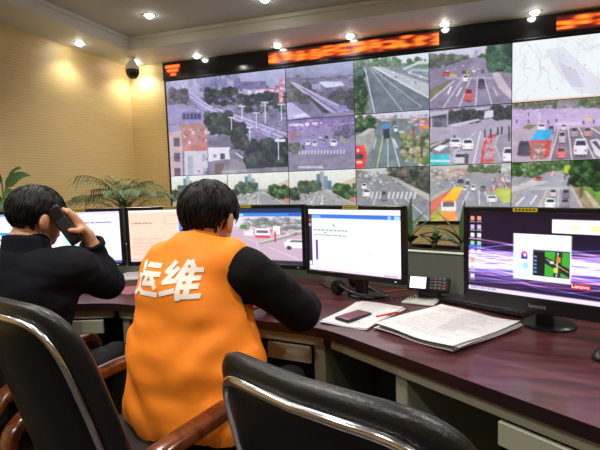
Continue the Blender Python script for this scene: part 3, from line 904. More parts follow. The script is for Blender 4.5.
def ticker_pic(x0, x1, seed, kind):
    n = max(24, int((x1 - x0) * 70))
    P = Pic(n, 18, ((x0, 1), (x1, 1), (x1, 0), (x0, 0)), (30, 6, 4), seed=seed)
    r = P.rng
    P.rect(x0, .12, x1, .88, (64, 12, 6))
    x = x0
    while x < x1 - .05:
        for _ in range(5):
            y = r.uniform(.1, .84); P.rect(x + r.uniform(0, .03), y, x + r.uniform(.09, .14), y + .11, (255, 104, 26))
        for _ in range(3):
            q = x + r.uniform(0, .12); a = r.uniform(.08, .4); P.rect(q, a, q + .022, a + r.uniform(.3, .55), (255, 120, 34))
        x += .15
    if kind == 0:
        P.rect(x0, 0, x1, 1, (26, 5, 4)).rect(x0 + .01, .70, x1 - .01, .92, (255, 96, 30)).rect(x0 + .03, .40, x1 - .03, .60, (255, 92, 28)).rect(x0 + .07, .08, x1 - .06, .30, (255, 90, 26))
    a_ = P.a
    for _ in range(6 if kind else 2):
        p_ = np.pad(a_, ((0, 0), (2, 2), (0, 0)), 'edge'); a_ = (p_[:, :-4] + p_[:, 1:-3] + p_[:, 2:-2] + p_[:, 3:-1] + p_[:, 4:]) / 5
    P.a = a_
    return P.blur(3)


m_led = mat_screen('led_dots', 2.4, .4, .3)
for x0, x1, sd, kd in ((-3.13, -2.93, 1, 0), (-1.86, -.13, 2, 1), (.86, 2.0, 3, 1)):
    pic_mesh('lit_text', ticker_pic(x0, x1, sd, kd), x1 - x0, .135, m_led, tk, loc=((x0 + x1) / 2, -.0255, (TZ0 + TZ1) / 2 + .004))
bm = bmesh.new(); box(bm, ((TX0 + TX1) / 2, -.014, TZ0 - .004), (TX1 - TX0, .03, .008)); box(bm, ((TX0 + TX1) / 2, -.014, TZ1 + .003), (TX1 - TX0, .03, .008))
obj('frame_rail', bm, m_black, tk)

# ------------------------------------------------------------------ dome camera
dm = thing('dome_camera', 'white and black dome security camera hanging in the ceiling corner', 'security camera', (-3.34, 4.46, ZS)); dm.scale = (.84, .84, .84)
m_wp = mat('white_plastic', (238, 236, 228), .35)
bm = bmesh.new(); lathe(bm, [(0, 0), (.045, 0), (.05, -.012), (.03, -.02), (.028, -.04), (.05, -.055), (.075, -.09), (.088, -.13), (.09, -.155), (0, -.155)], 28)
obj('mount_shell', bm, m_wp, dm, smooth=True)
bm = bmesh.new(); lathe(bm, [(0, -.154), (.082, -.154), (.086, -.165), (.084, -.2), (.07, -.235), (.045, -.262), (0, -.272)], 28)
obj('dome_housing', bm, mat('smoked_dome', (34, 27, 22), .2), dm, smooth=True)
bm = bmesh.new(); lathe(bm, [(0, -.27), (.018, -.268), (.022, -.262)], 16, (.03, -.045, .012))
obj('lens_window', bm, m_gloss, dm, smooth=True)

# ------------------------------------------------------------------ console desk
m_top = mat_wood('mahogany_top', (58, 26, 30), (92, 46, 48), .3, (1.5, 9, 9), .15)
m_edge = mat('worktop_edge', (34, 18, 20), .35)
m_metal = mat('grey_green_metal', (158, 158, 138), .45, var=.04, vscale=6)
m_dark = mat('dark_panel', (26, 27, 32), .55)
m_part = mat('partition_panel', (112, 118, 108), .6, var=.05, vscale=60)
m_cap = mat('partition_cap', (176, 180, 168), .6)
FR = [(-2.3, 2.33), (-.95, 2.32), (.08, 1.80), (1.02, .52)]
BK = [(-2.3, 3.13), (-.76, 3.12), (.36, 2.58), (.86, 2.22), (1.67, 1.02)]
BHEAD = [0.4, 25.7, 35.8, 56.0]
HEAD = [0.4, 26.8, 53.7]
DZ = .75
desk = thing('control_desk', 'long angled control room desk with mahogany top and grey metal frame', 'desk')


def rounded(poly, r=.1, n=5):
    out = []
    for i in range(len(poly)):
        a, b, c = Vector(poly[i - 1]), Vector(poly[i]), Vector(poly[(i + 1) % len(poly)])
        u, v = (a - b), (c - b)
        q = min(r, u.length * .3, v.length * .3)
        p0 = b + u.normalized() * q; p1 = b + v.normalized() * q
        for k in range(n + 1):
            t = k / n
            out.append(p0 * (1 - t) ** 2 + b * 2 * t * (1 - t) + p1 * t * t)
    return out


poly = rounded(FR + BK[::-1], .1)
bm = bmesh.new(); prism(bm, [W(*p) for p in poly], DZ - .038, DZ)
bmesh.ops.bevel(bm, geom=[e for e in bm.edges if abs(e.verts[0].co.z - DZ) < 1e-5 and abs(e.verts[1].co.z - DZ) < 1e-5], offset=.004, segments=2, affect='EDGES')
o = obj('worktop', bm, m_top, desk)
o.data.materials.append(m_edge)
for p_ in o.data.polygons:
    if abs(p_.normal.z) < .5:
        p_.material_index = 1


def seg_pt(i, t, inset):
    a = Vector(FR[i]); b = Vector(FR[i + 1]); d = (b - a).normalized(); n = Vector((-d.y, d.x))
    if n.y < 0:
        n = -n
    return a + (b - a) * t + n * inset, d, n


def seg_box(name, i, t0, t1, in0, in1, z0, z1, m, bev=.003):
    a, d, n = seg_pt(i, t0, in0); b, _, _ = seg_pt(i, t1, in0)
    L = (b - a).length; c = (a + b) / 2 + n * (in1 - in0) / 2
    return obj(name, bx((0, 0, 0), (L, in1 - in0, z1 - z0), bev, 1), m, desk, W(c.x, c.y, (z0 + z1) / 2), (0, 0, RZ(HEAD[i])))


for i in range(3):
    seg_box('apron', i, .01, .99, .02, .045, DZ - .083, DZ - .039, m_metal)
    seg_box('modesty_panel', i, .02 if i else .0, .98, .62, .64, .06, DZ - .04, m_dark)
for i, t in ((0, .03), (0, .55), (1, .03), (1, .965), (2, .225), (2, .84), (2, .985)):
    a, d, n = seg_pt(i, t, .04); c = a + n * .29
    obj('leg_panel', bx((0, 0, 0), (.05, .58, DZ - .04), .004, 1), m_metal, desk, W(c.x, c.y, (DZ - .04) / 2), (0, 0, RZ(HEAD[i])))
for i, t0, t1 in ((1, .765, .94), (2, .455, .80), (0, .62, .95)):
    o = seg_box('keyboard_tray', i, t0, t1, .03, .36, .60, .622, m_dark)
    L = o.dimensions.x
    obj('tray_front', bx((0, -.17, .012), (L, .016, .07), .003, 1), m_metal, o)
    for sx in (-1, 1):
        obj('tray_rail', bx((sx * (L / 2 - .012), 0, .045), (.012, .3, .05), .002, 1), m_dark, o)
# partition along the rear of the desk
for i in range(4):
    a = Vector(BK[i]); b = Vector(BK[i + 1]); c = (a + b) / 2; L = (b - a).length - .02
    o = obj('partition', bx((0, .02, 0), (L, .03, .93), .003, 1), m_part, desk, W(c.x, c.y, .475), (0, 0, RZ(BHEAD[i])))
    obj('partition_cap', bx((0, .02, .472), (L + .02, .04, .009), .003, 1), m_cap, o)


# ------------------------------------------------------------------ monitors
m_mon = mat_screen('monitor_panel', 1.0, .3, .4)
m_bez = mat('bezel_plastic', (20, 20, 24), .3)
m_label = mat_print('sticker_print', .5)
MW, MH = .555, .352


def sticker_pic():
    P = Pic(40, 8, bg=(206, 192, 40), seed=5)
    for k in range(6):
        P.rect(.1 + k * .14, .25, .19 + k * .14, .75, (70, 66, 20), .85)
    return P


STK = sticker_pic()


def monitor(x, y, head, pic, label, sticker=.5, brand=False, chin=0.0):
    t = thing('monitor', label, 'monitor', W(x, y, DZ), RZ(head), 'desktop monitors along the desk')
    z0 = .105
    zc = z0 + MH / 2
    bm = bmesh.new()
    box(bm, (0, .022, zc), (MW, .03, MH), .006, 2)
    box(bm, (0, .047, zc - .01), (MW * .72, .03, MH * .66), .01, 2)
    obj('housing', bm, m_bez, t)
    bm = bmesh.new(); b_ = .02
    for (cx, cz, sx, sz) in ((-MW / 2 + b_ / 2, zc, b_, MH), (MW / 2 - b_ / 2, zc, b_, MH), (0, z0 + MH - b_ / 2, MW, b_), (0, z0 + b_ * .65, MW, b_ * 1.3)):
        box(bm, (cx, .003, cz), (sx, .012, sz), .003, 1)
    if chin:
        box(bm, (0, .012, z0 - chin / 2 + .003), (MW, .03, chin + .006), .004, 1)
    obj('bezel', bm, m_bez, t)
    pic_mesh('screen', pic, MW - .036, MH - .046, m_mon, t, loc=(0, .004, zc + .003))
    obj('stand_neck', bx((0, .085, .09), (.06, .03, .18), .006), m_bez, t)
    bm = bmesh.new(); lathe(bm, [(0, 0), (.095, 0), (.095, .008), (.085, .014), (0, .016)], 28, (0, .13, 0)); obj('stand_base', bm, m_bez, t, smooth=False)
    if sticker is not None:
        pic_mesh('label_sticker', STK, .085, .014, m_label, t, loc=((sticker - .5) * MW, -.0045, z0 + MH - .0085))
    bm = bmesh.new(); box(bm, (MW * .42, -.0045, z0 + .012), (.008, .002, .003)); obj('power_light', bm, mat('power_led', (200, 230, 210), .4, emit=(150, 230, 180), estr=.6), t)
    if brand:
        me = text_mesh('lenovo', .022); o = link('brand_mark', me, mat('brand_print', (150, 150, 155), .4), t, (0, -.0038, z0 - chin * .4 + .008), (pi / 2, 0, 0))
    return t


def greek(P, x0, y0, x1, n, dy, col, al=.8):
    for k in range(n):
        xe = x0 + (x1 - x0) * P.rng.uniform(.55, 1)
        x = x0
        while x < xe:
            q = P.rng.uniform(.01, .05); P.rect(x, y0 + k * dy, min(x + q, xe), y0 + k * dy + dy * .4, col, al); x += q + .008


def pic_portal():
    P = Pic(110, 70, bg=(226, 234, 250), seed=41)
    P.rect(0, 0, 1, .05, (120, 160, 220)).rect(0, .94, 1, 1, (40, 80, 180)).rect(.05, .14, .95, .9, (246, 248, 255))
    P.rect(.62, .36, .9, .52, (60, 140, 226)).rect(.66, .40, .72, .48, (240, 246, 255)).rect(.76, .40, .82, .48, (240, 246, 255))
    greek(P, .1, .2, .55, 7, .07, (110, 130, 180)); greek(P, .62, .6, .9, 3, .08, (50, 80, 170))
    return P


def pic_document():
    P = Pic(110, 70, bg=(246, 246, 255), seed=42)
    P.rect(0, 0, 1, .06, (220, 214, 244)).rect(0, .955, 1, 1, (70, 90, 220)).rect(0, 0, .3, .95, (236, 240, 255))
    P.rect(.34, .34, .52, .62, (170, 224, 250), .8); greek(P, .5, .2, .95, 1, .07, (110, 100, 150)); greek(P, .5, .3, .7, 1, .06, (196, 180, 214))
    greek(P, .04, .12, .26, 8, .09, (150, 160, 200), .5)
    return P


def pic_table():
    P = Pic(110, 70, bg=(250, 214, 196), seed=43)
    P.rect(0, 0, 1, .05, (246, 236, 236)).rect(.0, .05, .56, .9, (252, 208, 186)).rect(.0, .93, 1, 1, (226, 190, 190))
    greek(P, .03, .24, .32, 1, .06, (120, 90, 90)); greek(P, .05, .55, .5, 5, .07, (236, 176, 156), .8)
    for x in (.12, .26, .42):
        P.line([(x, .5), (x, .9)], .006, (236, 176, 156))
    P.line([(.42, .12), (.58, .12), (.58, .28), (.42, .28), (.42, .12)], .008, (226, 160, 146))
    P.rect(.58, 0, 1, 1, (70, 130, 222)).rect(.58, 0, 1, .06, (230, 240, 252)); greek(P, .64, .2, .95, 7, .09, (140, 190, 246), .7)
    return P


def pic_crossvideo():
    P = Pic(120, 80, bg=(200, 178, 196), seed=44)
    P.rect(0, 0, 1, .09, (36, 50, 84)).rect(0, .09, 1, .15, (60, 130, 216)).rect(.02, .105, .3, .135, (190, 220, 250)).rect(.84, .1, .98, .14, (40, 90, 190))
    P.rect(0, .15, 1, .34, (216, 206, 222)).blobs(.3, .2, 1, .38, 90, .05, [(150, 156, 150), (120, 132, 122), (180, 178, 186)], .8)
    P.rect(0, .38, 1, .93, (196, 170, 188)); P.bits(.3, .34, .9, .44, 40, .08, .05, [(222, 216, 226), (120, 100, 120), (170, 120, 130)])
    P.rect(.44, .36, .62, .52, (240, 236, 240)).rect(.46, .40, .6, .45, (110, 100, 120)).rect(.44, .49, .62, .54, (206, 80, 90)).rect(.66, .32, .74, .46, (240, 236, 240)).rect(.3, .42, .42, .5, (228, 222, 232)).rect(.26, .3, .34, .38, (90, 130, 70))
    P.line([(.5, .62), (1, .38)], .02, (206, 206, 200)).line([(.5, .64), (1, .44)], .02, (120, 130, 110)).line([(.68, .42), (.68, .6)], .02, (196, 60, 70))
    P.poly([(.78, .62), (.84, .55), (1, .55), (1, .7), (.8, .7)], (240, 238, 244)).poly([(.84, .6), (.87, .565), (1, .565), (1, .6)], (110, 100, 124)).ell(.84, .7, .03, .035, (70, 60, 80))
    P.line([(.3, .55), (.45, .6), (.5, .9)], .012, (214, 196, 210)).line([(.6, .7), (.95, .9)], .014, (218, 200, 214))
    P.rect(0, .93, 1, 1, (46, 50, 66)).rect(.02, .945, .3, .985, (130, 140, 170))
    return P.noise(.01).blur(1)


def pic_webapp():
    P = Pic(130, 84, bg=(250, 250, 254), seed=45)
    P.rect(0, 0, 1, .085, (244, 240, 250)).rect(0, .085, 1, .15, (58, 116, 214)).rect(.87, .095, .9, .14, (150, 200, 250)).rect(.93, .095, .985, .14, (170, 214, 250)).rect(.05, .1, .15, .135, (130, 180, 240))
    P.rect(0, .085, .045, .93, (58, 44, 70)); P.rect(.01, .16, .035, .2, (206, 90, 100)).rect(.01, .24, .035, .28, (220, 200, 220)).rect(.006, .86, .04, .92, (230, 230, 240))
    P.rect(.085, .5, .115, .83, (104, 84, 190)); greek(P, .07, .33, .55, 1, .05, (90, 130, 140)); greek(P, .07, .41, .52, 1, .04, (70, 110, 120))
    P.rect(.29, .24, .32, .28, (170, 170, 190)).rect(.19, .37, .215, .39, (196, 120, 90)); greek(P, .62, .68, .82, 1, .06, (200, 190, 200), .6)
    P.rect(0, .95, 1, 1, (236, 214, 240)); greek(P, .83, .962, .99, 1, .05, (110, 100, 120))
    return P


def pic_desktop():
    P = Pic(190, 120, bg=(26, 16, 34), seed=46)
    X, Y = P.X, P.Y
    a = P.a
    a[:] = np.stack([.10 + .05 * Y, .05 + .03 * Y, .13 + .10 * Y], -1)
    r = P.rng
    for k in range(120):
        ph = r.uniform(0, 6.28); amp = r.uniform(.02, .10); yb = r.normal(.62, .10) ; fq = r.uniform(2.5, 6)
        yc = yb + amp * np.sin(fq * X + ph) * (1 - .5 * np.abs(X - .5))
        th = r.uniform(.002, .008)
        g = np.exp(-((Y - yc) / th) ** 2) * r.uniform(.15, .6)
        c = np.array([(.35, .55, 1.0), (.75, .6, 1.0), (1.0, .75, .85), (.5, .35, .85), (.9, .5, .5), (.2, .4, .95)][r.integers(6)])
        a += g[..., None] * c
    band = np.exp(-((Y - .62 - .05 * np.sin(4 * X + 1)) / .13) ** 2)
    a += band[..., None] * np.array((.22, .20, .36))
    np.clip(a, 0, 1, out=a)
    for cx in (.035, .085):
        for k in range(8 if cx < .05 else 5):
            y = .06 + k * .105
            P.rect(cx - .014, y, cx + .014, y + .05, [(236, 226, 240), (206, 180, 226), (150, 214, 170), (230, 150, 120), (240, 240, 250)][(k * 3 + int(cx * 100)) % 5])
            P.rect(cx - .02, y + .06, cx + .02, y + .075, (214, 206, 220), .7)
    P.rect(.0, .42, .10, .455, (60, 110, 220), .8)
    P.rect(0, .945, 1, 1, (226, 214, 240)); greek(P, .02, .955, .3, 1, .06, (150, 130, 180), .7)
    P.rect(.585, .07, 1, .225, (250, 250, 240)).rect(.70, .14, .75, .19, (246, 240, 190)).rect(.81, .13, .88, .19, (246, 236, 170))
    f = lambda x: .335 + (x - .345) * .81
    P.rect(f(.345), .25, f(.80), .79, (236, 238, 250)).rect(f(.345), .25, f(.80), .29, (250, 250, 255))
    P.poly([(f(.36), .75), (f(.36), .6), (f(.5), .7), (f(.5), .77)], (214, 226, 250), .8)
    P.ell(f(.435), .50, .022, .045, (206, 70, 150)).poly([(f(.41), .5), (f(.46), .5), (f(.46), .55), (f(.41), .55)], (70, 60, 150)).ell(f(.44), .50, .009, .02, (240, 240, 250)).ell(f(.445), .625, .02, .035, (150, 220, 240))
    P.rect(f(.505), .43, f(.79), .735, (28, 28, 34)).rect(f(.505), .43, f(.6), .45, (60, 60, 70)).rect(f(.60), .44, f(.785), .725, (60, 170, 50))
    P.poly([(f(.60), .5), (f(.785), .62), (f(.785), .72), (f(.60), .58)], (40, 40, 46)).poly([(f(.68), .44), (f(.735), .44), (f(.72), .725), (f(.665), .725)], (46, 46, 52))
    P.line([(f(.61), .53), (f(.78), .66)], .006, (230, 210, 90)).line([(f(.70), .45), (f(.69), .72)], .006, (236, 236, 220)).rect(f(.69), .5, f(.72), .56, (220, 130, 50)).rect(f(.67), .62, f(.70), .68, (226, 210, 80)).rect(f(.64), .55, f(.67), .58, (236, 236, 240))
    for k in range(5):
        P.rect(f(.515), .5 + k * .045, f(.535), .52 + k * .045, (110, 150, 210))
    P.rect(.705, .78, .815, .84, (206, 30, 60))
    return P


monitor(-1.905, 2.80, 0, pic_portal(), 'black monitor at the left photo edge behind the phoning man', .5)
monitor(-1.335, 2.80, 0, pic_document(), 'black monitor showing a white document beside the raised phone hand', .53)
monitor(-.765, 2.79, 2, pic_table(), 'black monitor with a peach coloured page left of the vest wearer', .5)
monitor(-.226, 2.60, 25, pic_crossvideo(), 'black monitor playing a street crossing video right of the vest wearer', .34)
monitor(.241, 2.215, 39.4, pic_webapp(), 'black monitor with a mostly blank white web page, right of the video one', .5)
t6 = monitor(.845, 1.658, 44.6, pic_desktop(), 'black monitor with dark desktop of purple light waves, rightmost', .42, brand=True, chin=.03)
me = text_mesh('Lenovo', .018)
link('wallpaper_lettering', me, mat('lettering_white', (250, 240, 240), .5, emit=(255, 240, 240), estr=.8), t6, ((.76 - .5) * (MW - .036), .0025, .105 + MH / 2 + .003 + (.5 - .81) * (MH - .046)), (pi / 2, 0, 0))


# ------------------------------------------------------------------ things on the desk
m_paper = mat_print('paper_print', .8)


def sheet(parent, c, rz, wd, hd, z, seed, curl=.0, name='sheet'):
    P = Pic(36, 50, bg=(206, 204, 206), seed=seed)
    greek(P, .12, .1, .88, 15, .052, (132, 128, 138), .6)
    o = pic_mesh(name, P, wd, hd, m_paper, parent, loc=(c[0], c[1], z), rot=(0, 0, rz), flat=True)
    co = np.zeros(len(o.data.vertices) * 3); o.data.vertices.foreach_get('co', co); co = co.reshape(-1, 3)
    rg = np.random.default_rng(seed)
    co[:, 2] += curl * (np.abs(co[:, 0] / wd) ** 2 * 1.4 + np.clip(co[:, 1] / hd, 0, 1) ** 2) + .0026 * np.sin(co[:, 0] * 24 + co[:, 1] * 13)
    o.data.vertices.foreach_set('co', co.ravel()); o.data.update()
    md = o.modifiers.new('thickness', 'SOLIDIFY'); md.thickness = .0012; md.offset = 1
    return o


def pstack(label, px, py, head, wd, hd, n, seed, curl, dz=.0035, name='paper_stack'):
    p = pix(px, py, DZ); t = thing(name, label, 'papers', (p.x, p.y, DZ + .001), RZ(head), 'papers lying on the desk')
    r = np.random.default_rng(seed)
    for k in range(n):
        q = k / max(1, n - 1)
        sheet(t, (r.normal(0, .006), r.normal(0, .006)), r.normal(0, .03) , wd, hd, k * dz, seed + k, curl * (.6 + .4 * q))
    return t


pstack('thick sheaf of white printed sheets fanned open on the desk', 447, 329, 55, .35, .40, 7, 60, .016, .0036)
pstack('thin stack of white sheets lying under the mobile phone', 364, 315, 36, .21, .36, 3, 80, .004, .002)
pstack('white sheets beside the vest wearer near the peach coloured monitor', 135, 276, 10, .21, .297, 3, 95, .006)
o = pstack('reddish folder lying by the elbow of the phoning man', 124, 291, -20, .16, .2, 1, 99, .0)
for ch in o.children:
    ch.data.materials.clear(); ch.data.materials.append(mat('folder_red', (140, 84, 92), .6, var=.05))
o.name = 'folder'; o['category'] = 'folder'; del o['group']

# mobile phone on the sheets
p = pix(353.5, 316, DZ + .012)
ph = thing('mobile_phone', 'dark mobile phone with pinkish reflection coloured into its screen lying on white sheets', 'mobile phone', (p.x, p.y, DZ + .0085), RZ(48))
obj('body', bx((0, 0, .005), (.074, .15, .009), .0035, 2), mat('phone_body', (46, 48, 62), .3, metal=.4), ph)
obj('display', bx((0, 0, .0097), (.069, .142, .0012), .0004, 1), mat('phone_glass_reflection', (128, 86, 98), .08, spec=.7), ph)  # pink base colour stands in for a reflection on the glass

# red pen between the paper stacks
p = pix(388, 317, DZ); t = thing('red_pen', 'red pen lying between the two piles of paper', 'pen', (p.x, p.y, DZ + .012), RZ(60))
bm = bmesh.new(); tube(bm, [(0, -.06, 0), (0, .05, 0)], .005, 10); obj('barrel', bm, mat('pen_red', (214, 56, 40), .35), t)
bm = bmesh.new(); tube(bm, [(0, .05, 0), (0, .062, 0), (0, .072, 0)], [.0045, .003, .0008], 10); obj('tip', bm, mat('pen_tip', (225, 225, 225), .3, metal=.6), t)

# radio console
t = thing('radio_console', 'black two-way radio console with lit white display and keypad', 'radio', W(.60, 2.19, DZ), RZ(30))
tilt = Matrix.Rotation(radians(-22), 3, 'X')
obj('base_plate', bx((-.02, -.05, .005), (.15, .15, .01), .003, 1), mat('light_grey_plastic', (186, 188, 180), .5), t)
obj('stand', bx((0, .02, .035), (.10, .05, .06), .006), m_black, t)
bd = obj('body', bx((0, 0, .075), (.195, .045, .072), .008, 2, tilt), m_black, t)
rx = (radians(-22), 0, 0)
F_ = Matrix.Translation((0, 0, .0)) 
def on_face(x, z, dy=0):
    v = tilt @ Vector((x, -.0232 - dy, z)); return (v.x, v.y, v.z + .075 * 1)
tb = Vector(tilt @ Vector((0, 0, .075)))
def off(x, z, dy=0):
    v = tilt @ Vector((x, -.0232 - dy, z)); return v + Vector((0, 0, .075))
o = obj('display', bx((0, 0, 0), (.076, .002, .054), .0005, 1), mat('lcd_white', (230, 236, 245), .3, emit=(228, 236, 250), estr=1.3), t, off(-.045, 0), rx)
for r_ in range(4):
    for c_ in range(4):
        obj('key', bx((0, 0, 0), (.014, .004, .0095), .0015, 1), mat('key_grey', (96, 98, 106), .5) if (r_ + c_) % 5 else mat('key_red', (150, 60, 56), .5), t, off(.018 + c_ * .0195, .022 - r_ * .0145, .001), rx)
bm = bmesh.new(); lathe(bm, [(0, .006), (.006, .004), (.006, 0)], 12); obj('warning_light', bm, mat('red_led', (230, 40, 40), .3, emit=(255, 40, 40), estr=1.5), t, off(-.098, .005, .0), (pi / 2, 0, 0))

# headset and coiled cord
p1 = pix(338, 294, DZ); p2 = pix(353, 286, DZ); p3 = pix(388, 299, DZ)
hs = thing('headset', 'black headset lying on the desk below the blank white monitor', 'headset', (p1.x, p1.y, DZ), 0)
m_foam = mat('black_foam', (20, 20, 22), .9, bump=.3, bscale=200)
for nm, q, a in (('ear_cup', p1, 20), ('ear_cup', p2, 70)):
    bm = bmesh.new(); lathe(bm, [(0, -.018), (.03, -.018), (.037, -.008), (.037, .008), (.03, .018), (0, .016)], 20)
    l = q - p1
    obj(nm, bm, m_foam, hs, (l.x, l.y, .037), (radians(75), 0, YAW + radians(a)), smooth=True)
l2 = p2 - p1; l3 = p3 - p1
bm = bmesh.new(); tube(bm, spline([(0, 0, .05), (l3.x * .3, l3.y * .3 - .02, .02), (l3.x * .62, l3.y * .62 - .03, .012), (l3.x, l3.y, .012), (l3.x * .75, l3.y * .75 + .06, .014), (l2.x * 1.2, l2.y * 1.0 + .01, .05), (l2.x, l2.y, .06)], 8), .0085, 8); obj('headband', bm, m_black, hs, smooth=True)
bm = bmesh.new(); tube(bm, spline([(0, 0, .03), (-.03, .01, .02), (-.06, .05, .012), (-.05, .09, .012)], 6), [.004] * 18 + [.008], 8); obj('mic_boom', bm, m_black, hs, smooth=True)
a = pix(380, 301, DZ + .012); b = W(.53, 2.17, DZ + .03)
pts = []
for k in range(140):
    t_ = k / 139; c = a.lerp(b, t_); c.z = DZ + .013 + .01 * t_ + .0 * sin(pi * t_)
    an = t_ * 2 * pi * 14
    d = (b - a).normalized(); n_ = Vector((-d.y, d.x, 0))
    pts.append(c + n_ * .0075 * cos(an) + Vector((0, 0, .0075 * sin(an))))
bm = bmesh.new(); tube(bm, pts, .0022, 5); tag(obj('coiled_cord', bm, m_black, smooth=True), 'coiled black cord running from the headset to the radio console', 'cord')
def cable(name, pts, r, m, label):
    bm = bmesh.new(); tube(bm, spline(pts, 8), r, 6); return tag(obj(name, bm, m, smooth=True), label, 'cable')
cable('cable', [pix(368, 286, DZ + .006), pix(380, 292, DZ + .004), pix(393, 291, DZ + .004), pix(412, 289, DZ + .004)], .0035, mat('brown_cable', (120, 70, 56), .5), 'thin reddish cable on the desk below the blank white monitor')
cable('cable', [pix(320, 283, DZ + .005), pix(330, 288, DZ + .004), pix(345, 287, DZ + .004), pix(362, 292, DZ + .004), pix(372, 287, DZ + .005)], .004, m_black, 'black cable looping on the desk behind the headset')
cable('cable', [W(.84, 1.78, DZ + .1), pix(520, 312, DZ + .005), pix(530, 322, DZ + .004), pix(545, 318, DZ + .005), W(.98, 1.62, DZ + .1)], .004, m_black, 'black cable hanging below the purple wave monitor')


def keyboard(x, y, head, label):
    t = thing('keyboard', label, 'keyboard', W(x, y, DZ), RZ(head))
    obj('body', bx((0, 0, .009), (.40, .125, .016), .004, 2), m_black, t)
    bm = bmesh.new()
    for r_ in range(5):
        for c_ in range(20):
            if c_ in (14, 16) and r_ != 1:
                pass
            box(bm, (-.19 + c_ * .0198, -.048 + r_ * .022, .0195), (.017, .018, .006))
    ks = obj('keys', bm, mat('key_black', (36, 36, 40), .5), t); ks['kind'] = 'stuff'
    return t


keyboard(.80, 2.03, 52, 'black keyboard pushed under the left side of the purple wave monitor')
p = pix(597, 357, DZ)
t = thing('computer_mouse', 'black mouse at the right photo edge on the desk', 'mouse', (p.x + .02, p.y, DZ), RZ(50))
V_, Q_ = surface_nets(lambda P: np.maximum(d_ell(P, (0, 0, 0), (.032, .055, .034)), -P[:, 2]), (-.05, -.07, -.01), (.05, .07, .05), .005)
pyd('shell', V_, Q_, m_black, t, smooth=True)
bm = bmesh.new(); lathe(bm, [(0, -.003), (.008, -.003), (.008, .003), (0, .003)], 14); obj('scroll_wheel', bm, mat('wheel_grey', (70, 70, 74), .6), t, (0, .03, .029), (0, pi / 2, 0))


# ------------------------------------------------------------------ plants
m_leaf1 = mat('palm_leaf', (92, 118, 74), .5, var=.25, vscale=9)
m_leaf2 = mat('broad_leaf', (72, 112, 70), .4, var=.25, vscale=7)
m_leaf3 = mat('strap_leaf', (58, 96, 52), .4, var=.3, vscale=9)
m_stem = mat('plant_stem', (110, 122, 70), .6, var=.15)
m_pot = mat('pot_ceramic', (180, 172, 160), .4)
m_soil = mat('potting_soil', (44, 33, 26), .95, bump=.6, bscale=60)


def pot(t, r, h):
    bm = bmesh.new(); lathe(bm, [(0, 0), (r * .75, 0), (r * .8, .02), (r, h), (r * 1.06, h), (r * 1.06, h - .03), (r * .94, h - .035), (r * .9, h - .05)], 28); obj('pot', bm, m_pot, t, smooth=True)
    bm = bmesh.new(); lathe(bm, [(0, h - .035), (r * .5, h - .03), (r * .93, h - .045)], 24); obj('soil', bm, m_soil, t, smooth=True)


def blade(bm, pts, wid, up=Vector((0, 0, 1)), fold=.25):
    """leaf blade along pts with half widths wid"""
    rows = []
    for i, p_ in enumerate(pts):
        a = pts[max(0, i - 1)]; b = pts[min(len(pts) - 1, i + 1)]
        t_ = (b - a).normalized(); s_ = t_.cross(up)
        if s_.length < 1e-3:
            s_ = Vector((1, 0, 0))
        s_.normalize(); n_ = s_.cross(t_)
        rows.append([bm.verts.new(p_ - s_ * wid[i] + n_ * wid[i] * fold), bm.verts.new(p_), bm.verts.new(p_ + s_ * wid[i] + n_ * wid[i] * fold)])
    for A, B in zip(rows[:-1], rows[1:]):
        for k in (0, 1):
            bm.faces.new((A[k], A[k + 1], B[k + 1], B[k]))


def frond_pts(base, az, el, L, droop, n=9):
    p_ = Vector(base); out = [p_.copy()]; e = el
    for k in range(n):
        p_ = p_ + Vector((cos(az) * cos(e), sin(az) * cos(e), sin(e))) * (L / n); out.append(p_.copy()); e -= droop / n
    return out


def palm(x, y, label, h, nf, seed):
    r = random.Random(seed)
    t = thing('potted_palm', label, 'potted plant', (x, y, 0)); pot(t, .17, .34)
    for k in range(3):
        a = k * 2.1; bm = bmesh.new(); tube(bm, [(.03 * cos(a), .03 * sin(a), .3), (.035 * cos(a), .035 * sin(a), .7), (.03 * cos(a), .03 * sin(a), h)], [.016, .013, .01], 8); obj('stem', bm, m_stem, t, smooth=True)
    for k in range(nf):
        az = 2 * pi * k / nf * 1.0 + r.uniform(-.25, .25); el = r.uniform(.75, 1.45); L = r.uniform(.42, .56)
        a = (k % 3) * 2.1
        pts = frond_pts((.03 * cos(a), .03 * sin(a), h - r.uniform(0, .16)), az, el, L, r.uniform(.9, 1.6), 16)
        bm = bmesh.new(); tube(bm, pts, [.006 - .0045 * i / 16 for i in range(17)], 5); fr = obj('frond', bm, m_stem, t, smooth=True)
        bm = bmesh.new()
        for i in range(3, 17):
            for sgn in (-1, 1):
                for jj in (0,):
                    if i + jj >= 16:
                        continue
                    b_ = pts[i].lerp(pts[min(16, i + 1)], jj)
                    tg = (pts[min(16, i + 1)] - pts[i - 1]).normalized(); sd = tg.cross(Vector((0, 0, 1))).normalized() * sgn
                    ln = (.21 if i < 12 else .15) * r.uniform(.8, 1.15)
                    dr = (tg * .8 + sd * .75 + Vector((0, 0, .05))).normalized()
                    q = [b_ + dr * ln * s_ + Vector((0, 0, -.55 * ln * s_ * s_)) for s_ in (0, .35, .7, 1)]
                    blade(bm, q, [.003, .0075, .005, .0006], fold=.15)
        lf = obj('leaflets', bm, m_leaf1, fr, recalc=False); lf['kind'] = 'stuff'
    return t


pl = W(-1.66, 4.45); palm(pl.x, pl.y, 'feathery green palm behind the monitors near the wall corner', 1.17, 24, 3)


